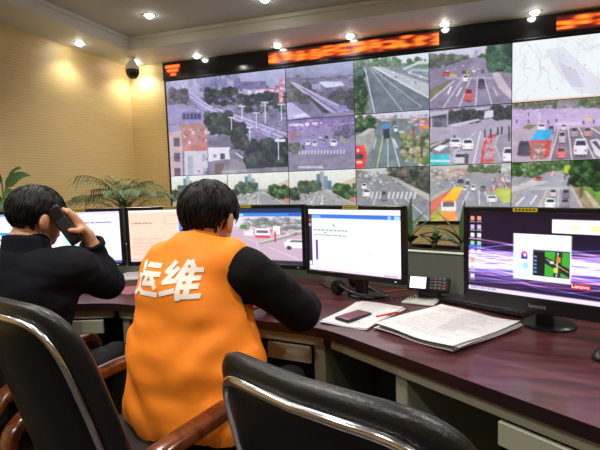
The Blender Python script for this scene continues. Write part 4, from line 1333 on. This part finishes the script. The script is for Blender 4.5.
def broadleaf(x, y, label, leaves):
    t = thing('leafy_plant', label, 'potted plant', (x, y, 0)); pot(t, .18, .36)
    O = Vector((x, y, 0))
    for k, (b, e, wd) in enumerate(leaves):
        b = b - O; e = e - O
        pts = spline([(b.x * .15, b.y * .15, .32), (b.x * .3, b.y * .3, .32 + (b.z - .32) * .55), (b.x * .7, b.y * .7, b.z - .07), tuple(b)], 5)
        bm = bmesh.new(); tube(bm, pts, .006, 6); st = obj('stalk', bm, m_stem, t, smooth=True)
        ln = (e - b).length
        q = [b.lerp(e, s_) + Vector((0, 0, .16 * ln * sin(pi * s_))) for s_ in (0, .08, .2, .36, .54, .72, .88, 1)]
        out = Vector((b.x, b.y, 0)).normalized() * .5 + Vector((-f0.x, -f0.y, .45))
        bm = bmesh.new(); blade(bm, q, [wd * v for v in (.08, .62, .95, 1, .86, .58, .26, .01)], out, .2); obj('leaf', bm, m_leaf2, st, smooth=True, recalc=False)
    return t


pl = W(-2.27, 3.62)
LV = []
for (bx_, by_, ex_, ey_, dp, wd) in ((6, 187, 31, 176, 3.58, .042), (2, 183, -18, 170, 3.6, .045), (4, 192, 17, 206, 3.5, .04), (0, 196, -16, 205, 3.5, .045), (8, 180, 22, 168, 3.72, .03), (3, 200, 9, 216, 3.45, .045), (-6, 180, -2, 164, 3.75, .04), (-14, 186, -38, 184, 3.66, .045), (-10, 200, -34, 212, 3.55, .05), (2, 216, 22, 226, 3.5, .05), (-8, 222, -26, 238, 3.55, .05)):
    LV.append((pixd(bx_, by_, dp), pixd(ex_, ey_, dp - .04), wd))
broadleaf(pl.x, pl.y, 'broad leaved green plant at the left photo edge by the tan wall', LV)

pb = thing('planter_box', 'dark planter box standing behind the desk partition', 'planter', W(.755, 2.60, 0), RZ(38))
bm = bmesh.new()
for c_, s_ in (((0, -.09, .47), (.8, .02, .94)), ((0, .09, .47), (.8, .02, .94)), ((-.39, 0, .47), (.02, .16, .94)), ((.39, 0, .47), (.02, .16, .94)), ((0, 0, .02), (.78, .16, .04))):
    box(bm, c_, s_)
obj('box', bm, mat('planter_brown', (54, 42, 36), .6), pb)
obj('soil', bx((0, 0, .9), (.76, .155, .04)), m_soil, pb)


def strap(s, label, leaves, seed):
    r = random.Random(seed)
    d = Vector((cos(radians(40)), -sin(radians(40))))
    t = thing('strap_leaf_plant', label, 'plant', W(.755 + s * d.x, 2.60 + s * d.y, .92), RZ(40), 'plants in the planter behind the desk')
    bm = bmesh.new(); tube(bm, [(0, 0, -.02), (.004, 0, .03), (0, .003, .07)], [.016, .015, .01], 8); obj('stem', bm, m_stem, t, smooth=True)
    for k, (az, el, L, dr) in enumerate(leaves):
        z = .01 + .05 * k / len(leaves)
        pts = frond_pts((0, 0, z), radians(az), radians(el), L, radians(dr), 9)
        wd = [.008, .014, .018, .020, .020, .018, .015, .011, .006, .0008]
        bm = bmesh.new(); blade(bm, pts, wd, fold=.3)
        obj('leaf', bm, m_leaf3, t, smooth=True, recalc=False)
    return t


strap(-.165, 'dark green strap leaved plant right of the blank white monitor', [(100, 86, .30, 15), (0, 52, .24, 70), (180, 55, .2, 60), (30, 66, .24, 50), (210, 72, .22, 40), (320, 40, .2, 60), (150, 35, .2, 50), (260, 60, .2, 70), (350, 30, .16, 50), (80, 60, .22, 40)], 3)
strap(.15, 'dark green strap leaved plant left of the purple wave monitor', [(180, 48, .28, 40), (190, 70, .27, 35), (165, 30, .24, 50), (100, 84, .26, 15), (20, 70, .25, 40), (230, 56, .22, 60), (200, 20, .2, 40), (330, 50, .22, 60), (60, 60, .22, 50)], 4)
strap(-.01, 'low green strap leaved sprout between the two larger planter plants', [(190, 60, .12, 50), (330, 65, .11, 50), (80, 75, .12, 30), (250, 50, .10, 60)], 5)


# ------------------------------------------------------------------ executive chairs
m_leather = mat('black_leather', (12, 12, 15), .38, bump=.12, bscale=170, spec=.55)
m_shell = mat('chair_back_shell', (8, 8, 12), .38, spec=.3)
m_chrome = mat('chrome_strip', (232, 232, 236), .18, metal=1.0, bump=.1, bscale=40)
m_armw = mat_wood('polished_arm_wood', (74, 33, 14), (112, 56, 26), .2, (3, 12, 12), .4)


def outline(s, N=72):
    pts = []
    for k in range(N):
        th = 2 * pi * k / N; n = 5.4
        c_, s_ = cos(th), sin(th)
        x = math.copysign(abs(c_) ** (2 / n), c_); z = math.copysign(abs(s_) ** (2 / n), s_)
        hw = .268 - .018 * z - (.02 if z < -.3 else 0) * (abs(z) - .3)
        pts.append((x * (hw - (1 - s)), .755 + z * (.295 - (1 - s))))
    return pts


def yback(x, z):
    return -.25 - (z - .46) * .26 - .05 * (z - .75) ** 2 + .75 * x * x


def ploop(bm, s, dy):
    return [bm.verts.new((x, yback(x, z) + dy, z)) for (x, z) in outline(s)]


def bridge(bm, A, B):
    n = len(A)
    for k in range(n):
        bm.faces.new((A[k], A[(k + 1) % n], B[(k + 1) % n], B[k]))


def sweep(bm, pts, w_, h_, side=Vector((1, 0, 0)), bev=.3):
    """rounded rectangular bar along pts lying mostly in a plane whose normal is 'side'"""
    sec = []
    for k in range(16):
        th = 2 * pi * (k + .5) / 16; n = 4
        sec.append((math.copysign(abs(cos(th)) ** (2 / n), cos(th)) * w_ / 2, math.copysign(abs(sin(th)) ** (2 / n), sin(th)) * h_ / 2))
    rings = []
    for i, p_ in enumerate(pts):
        t_ = (pts[min(i + 1, len(pts) - 1)] - pts[max(0, i - 1)]).normalized()
        n_ = side.cross(t_).normalized(); s_ = t_.cross(n_).normalized()
        rings.append([bm.verts.new(p_ + s_ * a + n_ * b) for a, b in sec])
    for A, B in zip(rings[:-1], rings[1:]):
        bridge(bm, A, B)
    bm.faces.new(rings[0][::-1]); bm.faces.new(rings[-1])


def chair(x, y, head, label):
    t = thing('executive_chair', label, 'chair', W(x, y, 0), RZ(head), 'black executive chairs at the desk')
    # backrest: leather rim and cushion, rear shell, chrome strip
    bm = bmesh.new()
    L = [ploop(bm, s, d) for s, d in ((.965, .004), (.985, .004), (1.000, .010), (1.008, .022), (1.006, .036), (.99, .052), (.95, .068), (.86, .085), (.80, .09))]
    for A, B in zip(L[:-1], L[1:]):
        bridge(bm, A, B)
    bm.faces.new(L[-1])
    back = obj('backrest', bm, m_leather, t, smooth=True)
    bm = bmesh.new()
    L = [ploop(bm, s, d) for s, d in ((.972, .01), (.962, -.004), (.93, -.010), (.85, -.014))]
    for A, B in zip(L[:-1], L[1:]):
        bridge(bm, A, B)
    n = len(L[-1]); half = n // 2
    cur = L[-1]
    # fill with rows from right to left so the shell keeps its curve
    for k in range(0, n // 2):
        a, b = cur[k], cur[(k + 1)]
        c_, d_ = cur[(n - k - 1) % n], cur[(n - k) % n]
        vs = []
        for v in (a, b, c_, d_):
            if v not in vs:
                vs.append(v)
        if len(vs) >= 3:
            try:
                bm.faces.new(vs)
            except ValueError:
                pass
    obj('rear_shell', bm, m_shell, back, smooth=True)
    bm = bmesh.new()
    pts = [Vector((x_, yback(x_, z_) - .002, z_)) for x_, z_ in outline(.968)]
    tube(bm, pts, .0095, 8, closed=True)
    obj('chrome_strip', bm, m_chrome, back, smooth=True)
    # seat
    V1, Q1 = surface_nets(lambda P: np.minimum(np.linalg.norm(np.maximum(np.abs(P - (0, .0, .43)) - (.20, .20, .03), 0), axis=1) - .045 - .012 * np.cos(P[:, 0] * 6) * np.cos(P[:, 1] * 6), 9), (-.3, -.3, .33), (.3, .3, .54), .02)
    obj_seat = pyd('seat', V1, Q1, m_leather, t, smooth=True)
    for sx in (-1, 1):
        bm = bmesh.new()
        path = spline([(sx * .262, -.31, .48), (sx * .285, -.27, .57), (sx * .298, -.15, .622), (sx * .302, .0, .642), (sx * .30, .16, .655), (sx * .296, .27, .64), (sx * .29, .325, .58), (sx * .285, .30, .49), (sx * .275, .22, .43), (sx * .262, .10, .41)], 6)
        sweep(bm, path, .066, .042)
        obj('armrest', bm, m_armw, t, smooth=True)
    bm = bmesh.new()
    sweep(bm, spline([(0, .06, .375), (0, -.14, .372), (0, -.25, .40), (0, -.272, .52), (0, -.283, .60)], 5), .09, .02); obj('back_bracket', bm, m_black, t)
    bm = bmesh.new(); lathe(bm, [(0, .37), (.09, .37), (.09, .345), (.03, .34), (.03, .2), (.045, .2), (.045, .09), (0, .09)], 18); obj('gas_column', bm, m_black, t)
    for k in range(5):
        a = 2 * pi * k / 5 + .3
        bm = bmesh.new(); p0 = Vector((cos(a) * .03, sin(a) * .03, .115)); p1_ = Vector((cos(a) * .31, sin(a) * .31, .075))
        sweep(bm, [p0, p0.lerp(p1_, .5), p1_], .05, .03, Vector((-sin(a), cos(a), 0)))
        lg = obj('base_leg', bm, m_black, t)
        bm = bmesh.new(); lathe(bm, [(0, -.022), (.024, -.022), (.028, -.015), (.028, .015), (.024, .022), (0, .022)], 14)
        obj('caster', bm, m_black, lg, (cos(a) * .305, sin(a) * .305, .0285), (pi / 2, 0, a + .7), smooth=True)
    return t


chair(-.535, 1.47, 38, 'black leather executive chair with chrome strip behind the vest wearer')
ch2 = chair(.245, .965, 41.5, 'empty black leather executive chair nearest, at the bottom centre')
ch2.scale = (1, 1, .975)
chair(-1.33, 1.90, 9, 'black leather executive chair under the man on the phone')

# ------------------------------------------------------------------ people
m_skin = mat('skin', (206, 152, 118), .5, var=.06, vscale=25)
m_eye = mat('eye_dark', (40, 30, 28), .2)
m_lip = mat('lips', (170, 100, 90), .5)
m_hair = mat('black_hair', (13, 11, 12), .55, bump=.3, bscale=220, spec=.25)
m_black_cloth = mat('black_sweater', (12, 12, 15), .9, spec=.2, bump=.25, bscale=90)
m_navy = mat('navy_jacket', (11, 12, 20), .85, spec=.2, bump=.2, bscale=60)
m_trouser = mat('dark_trousers', (24, 24, 28), .85)
m_shoe = mat('black_shoe', (16, 15, 15), .35)
m_vest = mat('orange_vest_cloth', (255, 138, 22), .7, var=.04, vscale=5, bump=.12, bscale=25)


class Fig:
    def __init__(s, x, y, head):
        s.x, s.y, s.h = x, y, radians(head)
        s.R = np.array([[cos(s.h), -sin(s.h)], [sin(s.h), cos(s.h)]])

    def loc(s, cx, cy, z):
        dx, dy = cx - s.x, cy - s.y
        return np.array((dx * cos(s.h) - dy * sin(s.h), dx * sin(s.h) + dy * cos(s.h), z))

    def px(s, a, b, dep):
        p_ = pixd(a, b, dep); c = Vector((p_.x, p_.y, 0))
        return s.loc(c.dot(r0), c.dot(f0), p_.z)


def head_prims(c, yaw, pitch, roll=0):
    """yaw to the right, pitch down, degrees"""
    R = rotm('Z', -yaw) @ rotm('X', -pitch) @ rotm('Y', roll)
    c = np.array(c, float)
    H = lambda *v: c + R @ np.array(v, float)
    skin = [('e', H(0, -.01, .02), (.078, .098, .098), R), ('e', H(0, .03, -.03), (.064, .068, .085), R), ('e', H(0, .045, -.088), (.044, .046, .034), R),
            ('c', H(0, .094, -.002), H(0, .112, -.036), .009, .014), ('c', H(0, -.02, -.05), H(0, -.035, -.12), .056, .06)]
    feat = [('e', H(sx * .090, -.008, -.020), (.012, .026, .036), R @ rotm('Z', 24 * sx) @ rotm('X', 10)) for sx in (-1, 1)]
    feat += [('e', H(sx * .081, .008, -.045), (.009, .011, .014), R) for sx in (-1, 1)]
    eyes = [('e', H(sx * .031, .087, .006), (.013, .010, .007), R) for sx in (-1, 1)]
    lips = [('e', H(0, .091, -.066), (.023, .010, .007), R)]
    return skin, feat, eyes, lips, R, c


def hand_prims(wrist, knuck, across, tips, thumb):
    """palm between wrist and knuckle centre; fingers as lists of joints"""
    w_ = np.array(wrist); k_ = np.array(knuck)
    P = [('c', w_, w_ * .6 + k_ * .4, .026, .03)]
    for f_ in tips:
        P.append(('c', w_ * .55 + k_ * .45, f_[0], .021, .0135))
        for a, b in zip(f_[:-1], f_[1:]):
            P.append(('c', a, b, .0112, .0098))
    P.append(('c', w_ * .6 + k_ * .4, thumb[0], .02, .0135))
    for a, b in zip(thumb[:-1], thumb[1:]):
        P.append(('c', a, b, .0125, .0105))
    return P


def simple_hand(wrist, fwd, side, down=-.03):
    w_ = np.array(wrist, float); f_ = np.array(fwd, float); f_ /= np.linalg.norm(f_); s_ = np.array(side, float); s_ /= np.linalg.norm(s_)
    k_ = w_ + f_ * .085
    tips = []
    for i, (o_, L) in enumerate(((-.033, .070), (-.011, .080), (.011, .074), (.033, .058))):
        b = k_ + s_ * o_ - f_ * abs(o_) * .2
        up = np.array((0, 0, 1.))
        tips.append([b, b + f_ * L * .45 + up * .006, b + f_ * L * .78 - up * .008, b + f_ * L * .95 - up * .024])
    th = [w_ + f_ * .03 - s_ * .035, w_ + f_ * .065 - s_ * .055, w_ + f_ * .095 - s_ * .055 + np.array((0, 0, -.012))]
    return hand_prims(w_, k_, s_, tips, th)


def grow(name, groups, mats, lo, hi, h, parent, kmap, disp=None):
    """one continuous surface from several groups of volumes; each group carries its material"""
    def each(P):
        return [sdf(g, P, kmap[i]) for i, g in enumerate(groups)]
    def fn(P):
        out = np.empty(len(P))
        for s_ in range(0, len(P), 200000):
            D = each(P[s_:s_ + 200000]); d = D[0]
            for e in D[1:]:
                d = smin(d, e, .010)
            out[s_:s_ + 200000] = d
        return out
    V, Q = surface_nets(fn, lo, hi, h)
    if disp is not None:
        V = disp(V)
    me = bpy.data.meshes.new(name); me.from_pydata(V.tolist(), [], Q.tolist()); me.update()
    for m in mats:
        me.materials.append(m)
    Cn = V[Q].mean(1); lab = np.argmin(np.stack(each(Cn)), 0)
    me.polygons.foreach_set('material_index', lab.astype(np.int32)); 
    o = link(name, me, None, parent, smooth=True)
    return o


def hair(c, R, parent, seed, r=(.094, .114, .104), nape=-.085, fringe=.06, locks=420, side=-.01, temple=-.03):
    c = np.array(c, float)
    def zh(y):
        return np.interp(y, [-.13, -.042, -.022, .012, .028, .07, .13], [nape, nape + .012, side, side, temple, fringe, fringe + .005])
    def fn(P):
        p = (P - c) @ R
        d = d_ell(p, (0, -.012, .024), r)
        d = d + .0035 * vnoise(p * np.array((1, 1, .45)), 150, seed) * .5 + .003 * vnoise(p, 45, seed + 1)
        low = zh(p[:, 1]) - p[:, 2] + .006 * np.sin(p[:, 0] * 160) * np.sin(p[:, 1] * 130)
        # taper towards the nape
        d = d + np.clip(.03 - p[:, 2], 0, .12) * (.08 + .2 * np.clip((np.abs(p[:, 0]) - .05) / .03, 0, 1))
        return np.maximum(d, low)
    ext = .16
    V, Q = surface_nets(fn, c - ext, c + ext, .0055)
    bm = bmesh.new()
    vs = [bm.verts.new(v) for v in V]
    for q in Q:
        bm.faces.new([vs[i] for i in q])
    rg = np.random.default_rng(seed)
    top = np.array((.012, -.045, .13))
    cnt = 0
    while cnt < locks:
        v = rg.normal(0, 1, 3); v /= np.linalg.norm(v)
        p = np.array((0, -.012, .024)) + v * np.array(r) * .97
        if p[2] < zh(p[1]) + .008:
            continue
        fl = p - top; n = v / np.array(r); n /= np.linalg.norm(n); fl = fl - n * (fl @ n)
        fl = fl / (np.linalg.norm(fl) + 1e-6) + rg.normal(0, .12, 3); fl -= n * (fl @ n); fl /= np.linalg.norm(fl) + 1e-6
        L = rg.uniform(.02, .042)
        pts = [p + fl * L * t_ + n * (.003 * sin(pi * min(1, t_ * 1.1)) - .004 * t_ * t_) for t_ in (0, .35, .7, 1)]
        tube(bm, [Vector(c + R @ q) for q in pts], [.0025, .0032, .0024, .0005], 4, cap=False)
        cnt += 1
    return obj('hair', bm, m_hair, parent, smooth=True, recalc=False)


def legs(hx=.1, kx=.13, ky=.40, kz=.505, ay=.38):
    tr, sh = [], []
    for sx in (-1, 1):
        tr += [('c', (sx * hx, .0, .545), (sx * kx, ky, kz), .088, .064), ('c', (sx * kx, ky, kz), (sx * kx, ay, .1), .064, .046)]
        sh += [('c', (sx * kx, ay - .03, .048), (sx * kx * 1.05, ay + .14, .036), .045, .036), ('c', (sx * kx, ay, .08), (sx * kx, ay, .05), .044, .044)]
    tr.append(('e', (0, -.02, .565), (.175, .135, .105)))
    return tr, sh


# ---- the person in the orange vest
A = Fig(-.375, 1.585, 30)
t = thing('person', 'person in an orange vest over black sleeves seen from behind, leaning at the desk', 'person', W(A.x, A.y, 0), RZ(30))
hsk, hft, heye, hlip, RA, cA = head_prims((.022, .082, 1.211), -6, 16)
el_r = A.px(299, 309, 1.70); sh_r = np.array((.212, .035, 1.035))
wr_r = np.array((.13, .44, .808))
el_l = np.array((-.20, .28, .84)); wr_l = np.array((-.10, .43, .808))
torso = [('e', (0, .0, .72), (.165, .125, .17)), ('e', (0, .01, .94), (.185, .125, .19)), ('c', (-.125, .025, 1.02), (.15, .015, 1.06), .066, .07), ('c', (0, .02, 1.08), (0, .035, 1.13), .075, .066)]
arms = [('c', sh_r, el_r, .080, .070), ('c', el_r, wr_r, .068, .047), ('c', (-.155, .06, 1.005), el_l, .062, .056), ('c', el_l, wr_l, .062, .045)]
tr, sh = legs()
skin = hsk + simple_hand(wr_r, (-.55, .8, -.18), (.8, .55, 0)) + simple_hand(wr_l, (.5, .85, -.18), (-.85, .5, 0))


def wrinkle(V):
    n = vnoise(V * np.array((1, 1, 1.6)), 22, 3) * .004 + vnoise(V, 55, 4) * .0018
    d = V - np.array((0, 0.03, 0)); d[:, 2] = 0
    L = np.linalg.norm(d, axis=1)[:, None] + 1e-6
    m = (V[:, 2] < 1.06)[:, None] & (V[:, 2] > .55)[:, None]
    return V + d / L * n[:, None] * m


grow('body', [skin, hft, heye, hlip, torso + arms, tr, sh], [m_skin, m_skin, m_eye, m_lip, m_black_cloth, m_trouser, m_shoe], (-.45, -.25, -.02), (.48, .66, 1.37), .0088, t, [.014, .006, .004, .004, .045, .03, .02], wrinkle)
hair(cA, RA, t, 5, (.101, .116, .106), nape=-.095, fringe=.055, side=.012, temple=-.01)

# vest: shell over the torso, cut at hem, neck and arm holes
vp = [('e', (0, -.01, .57), (.295, .195, .17)), ('e', (0, -.01, .74), (.272, .182, .22)), ('e', (0, .0, .93), (.222, .158, .2)), ('c', (-.135, .012, 1.045), (.15, .012, 1.07), .078, .078), ('c', (0, .015, 1.10), (0, .03, 1.135), .085, .072)]


def vest_fn(P):
    out = np.empty(len(P))
    for s_ in range(0, len(P), 200000):
        q = P[s_:s_ + 200000]
        d = sdf(vp, q, .05)
        f1 = .0055 * np.sin(q[:, 2] * 34 + q[:, 0] * 15 + 2.5 * np.sin(q[:, 0] * 9 + 1)) * np.clip((.86 - q[:, 2]) / .3, 0, 1)
        f2 = .0055 * np.sin(q[:, 0] * 46 - q[:, 2] * 20 + 2 * np.sin(q[:, 2] * 11)) * np.clip((q[:, 0] - .02) / .15, 0, 1) * np.clip((1.0 - q[:, 2]) / .2, 0, 1)
        f3 = .003 * vnoise(q * np.array((1, 1, .7)), 26, 9) + .0016 * vnoise(q * np.array((.6, .6, 1.2)), 70, 10)
        d = d + f1 + f2 + f3
        neck = d_cap(q, (0, .03, 1.10), (0, .06, 1.24), .066, .075)
        d = np.maximum(d, -neck)
        # arm holes swallow the outer shoulder, so the sleeves show
        for sx in (-1, 1):
            ah = d_cap(q, (sx * .232, .03, 1.06), (sx * .245, .05, .90), .058, .05)
            d = np.maximum(d, -ah)
        out[s_:s_ + 200000] = d
    return out


V, Q = surface_nets(vest_fn, (-.35, -.27, .46), (.35, .27, 1.25), .009)
keep = (V[Q][:, :, 2].min(1) > .518 + .012 * np.sin(V[Q][:, 0, 0] * 12))
Q = Q[keep]
vest = pyd('vest', V, Q, m_vest, t, smooth=True)
bm = bmesh.new(); bm.from_mesh(vest.data)
bmesh.ops.delete(bm, geom=[v for v in bm.verts if not v.link_faces], context='VERTS')
bmesh.ops.smooth_vert(bm, verts=bm.verts, factor=.5, use_axis_x=True, use_axis_y=True, use_axis_z=True)
bm.to_mesh(vest.data)
bvh = BVHTree.FromBMesh(bm); bm.free()
# printed characters
STROKES = [[(.36, .88), (.90, .88)], [(.28, .64), (.97, .64)], [(.58, .64), (.40, .36), (.86, .40)], [(.72, .54), (.92, .28)],
           [(.08, .92), (.21, .76)], [(.02, .56), (.22, .56), (.22, .22), (.05, .05)], [(.22, .22), (.40, .10), (1.0, .08)]]
STROKES2 = [[(.24, .97), (.08, .73), (.26, .71)], [(.36, .80), (.08, .44), (.40, .48)], [(.04, .12), (.40, .21)],
            [(.62, .99), (.45, .58)], [(.545, .74), (.545, .0)], [(.71, .99), (.79, .84)], [(.55, .76), (1.0, .76)], [(.55, .53), (.95, .53)],
            [(.55, .31), (.95, .31)], [(.55, .05), (1.03, .05)], [(.76, .76), (.76, .05)]]
bm = bmesh.new()
GS, GT = .108, .0150
for x_off, st in ((-.116, STROKES), (.008, STROKES2)):
    for line in st:
        for (xa, ya), (xb, yb) in zip(line[:-1], line[1:]):
            a = Vector((xa * GS + x_off, ya * GS)); b = Vector((xb * GS + x_off, yb * GS)); d = (b - a).normalized(); n_ = Vector((-d.y, d.x)) * GT / 2
            a = a - d * GT * .42; b = b + d * GT * .42
            m_ = max(2, int((b - a).length / .006)); rows = []
            for k in range(m_ + 1):
                c_ = a.lerp(b, k / m_); rows.append([bm.verts.new((*(c_ - n_), 0)), bm.verts.new((*c_, 0)), bm.verts.new((*(c_ + n_), 0))])
            for A_, B_ in zip(rows[:-1], rows[1:]):
                for k in (0, 1):
                    bm.faces.new((A_[k], A_[k + 1], B_[k + 1], B_[k]))
cx, cy = 0, GS / 2
TXC, TZC, TS = -.004, 1.028, 1.12
for v in bm.verts:
    x = (v.co.x - cx) * TS; z = (v.co.y - cy) * TS * .88
    an = radians(2); x, z = x * cos(an) - z * sin(an), x * sin(an) + z * cos(an)
    hit, nrm, _, _ = bvh.ray_cast(Vector((x + TXC, -1, z + TZC)), Vector((0, 1, 0)))
    v.co = hit + nrm * .0025 if hit else Vector((x + TXC, -.15, z + TZC))
o = obj('printed_characters', bm, mat('white_vest_print', (240, 236, 225), .6), vest, smooth=True, recalc=False)

# ---- the person on the phone
B = Fig(-1.12, 1.86, 8)
t = thing('person', 'person in a dark navy jacket holding a phone to the ear, seen from behind', 'person', W(B.x, B.y, 0), RZ(8))
hc = B.px(38, 216, 1.95)
hsk, hft, heye, hlip, RB, cB = head_prims(hc, 30, 14, 4)
sh_r = B.loc(-.925, 1.885, 1.005); el_r = B.px(107, 282, 2.15); wr_r = B.px(93, 246, 2.03)
cuff = wr_r * .86 + el_r * .14
nk = hc + np.array((0, -.03, -.11))
torso = [('e', (0, .0, .72), (.18, .135, .18)), ('e', (0, .01, .90), (.205, .14, .2)), ('c', (-.15, .01, 1.01), (.15, .01, 1.01), .08, .08), ('c', (0, .01, 1.04), nk * .8 + np.array((0, .01, 1.04)) * .2, .085, .066)]
el_l = np.array((-.32, .24, .84)); wr_l = np.array((-.27, .46, .80))
arms = [('c', sh_r, el_r, .092, .072), ('c', el_r, cuff, .068, .046), ('c', (-.2, .02, 1.0), el_l, .085, .066), ('c', el_l, wr_l, .064, .046)]
tr, sh = legs(kx=.15, ky=.40)
# hand closed around the handset
ph_a = B.px(51, 207, 1.905); ph_b = B.px(78, 243, 1.955)
ax = (ph_b - ph_a) / np.linalg.norm(ph_b - ph_a)
view = B.px(64, 225, 1.95) - B.px(64, 225, 1.90); view /= np.linalg.norm(view)
sd = np.cross(view, ax); sd /= np.linalg.norm(sd)
if (B.px(90, 215, 1.93) - B.px(64, 225, 1.93)) @ sd < 0:
    sd = -sd
nn = np.cross(ax, sd); nn /= np.linalg.norm(nn)
if nn @ view < 0:
    nn = -nn
pc = ph_a * .42 + ph_b * .58
knuck = pc + sd * .055 + nn * .02
tips = []
for i, (o_, L) in enumerate(((-.052, 1.0), (-.028, 1.1), (-.004, 1.05), (.018, .9))):
    b = pc + ax * o_ + sd * (.052 - .006 * abs(i - 1.5)) + nn * (.010)
    tips.append([b, b + ax * -.016 - sd * .012 + nn * .020, b - sd * .042 * L + nn * .030 - ax * .012, b - sd * .068 * L + nn * .020 - ax * .008])
thumb = [pc + ax * .036 + sd * .045 - nn * .012, pc + ax * .030 + sd * .026 - nn * .026, pc + ax * .012 + sd * .004 - nn * .027]
skin = hsk + hand_prims(wr_r, knuck, ax, tips, thumb) + simple_hand(wr_l, (.6, .8, -.1), (-.8, .6, 0)) + [('c', wr_r, cuff, .03, .033)]


def wrinkle2(V):
    n = vnoise(V * np.array((1, 1, 1.4)), 20, 13) * .005 + vnoise(V, 50, 14) * .002
    d = V - np.array((0, 0.03, 0)); d[:, 2] = 0
    L = np.linalg.norm(d, axis=1)[:, None] + 1e-6
    far = np.min(np.stack([np.linalg.norm(V - pc, axis=1) - .16, 1.06 - V[:, 2], V[:, 2] - .55]), 0)
    return V + d / L * (n * np.clip(far / .03, 0, 1))[:, None]


bd = grow('body', [skin, hft, heye, hlip, torso + arms, tr, sh], [m_skin, m_skin, m_eye, m_lip, m_navy, m_trouser, m_shoe], (-.46, -.25, -.02), (.48, .70, 1.39), .0082, t, [.010, .006, .004, .004, .04, .03, .02], wrinkle2)
hair(cB, RB, t, 8, (.096, .116, .104), nape=-.112, fringe=.045, side=.012, temple=.0)
# jacket collar
bm = bmesh.new(); rings = []
cc = np.array((0, .0, 1.08)) * .55 + nk * .45 + np.array((0, -.004, .016))
for dz, ra, rb in ((-.085, .135, .115), (-.055, .108, .098), (-.02, .090, .086), (.012, .084, .080), (.026, .081, .077), (.028, .074, .070), (.010, .070, .066), (-.04, .070, .066)):
    rings.append([bm.verts.new((cc[0] + ra * cos(2 * pi * k / 28), cc[1] + rb * sin(2 * pi * k / 28), cc[2] + dz - .020 * sin(2 * pi * k / 28) * (1 if dz > -.05 else 0))) for k in range(28)])
for A_, B_ in zip(rings[:-1], rings[1:]):
    bridge(bm, A_, B_)
obj('jacket_collar', bm, m_navy, t, smooth=True)
# sleeve cuff
d_ = (wr_r - el_r) / np.linalg.norm(wr_r - el_r); u_ = np.cross(d_, (0, 1, .2)); u_ /= np.linalg.norm(u_); v_ = np.cross(d_, u_)
bm = bmesh.new()
for rr, of in ((.044, -.004), (.0435, .008)):
    tube(bm, [Vector(cuff + d_ * (of + .036) + (u_ * cos(2 * pi * k / 24) + v_ * sin(2 * pi * k / 24)) * rr) for k in range(24)], .009, 8, closed=True)
obj('sleeve_cuff', bm, m_navy, t, smooth=True)
# handset
O = W(B.x, B.y, 0); Mw = Matrix.Translation(O) @ Matrix.Rotation(RZ(8), 4, 'Z')
ctr = Mw @ Vector((ph_a + ph_b) / 2)
R3 = Mw.to_3x3() @ Matrix((Vector(sd), Vector(nn), Vector(-ax))).transposed()
hsn = thing('phone_handset', 'black phone handset held to the ear of the man in navy', 'phone', ctr)
hsn.rotation_euler = R3.to_euler()
Lp = float(np.linalg.norm(ph_b - ph_a))
obj('body', bx((0, 0, 0), (.052, .026, Lp), .009, 3), m_black, hsn)
obj('earpiece', bx((0, .006, Lp / 2 - .025), (.054, .034, .05), .012, 3), m_black, hsn)
obj('mouthpiece', bx((0, .005, -Lp / 2 + .02), (.05, .03, .036), .01, 3), m_black, hsn)
obj('battery_cover', bx((0, -.0135, -.02), (.044, .003, Lp * .55), .001, 1), mat('grey_black_plastic', (40, 40, 44), .5), hsn)
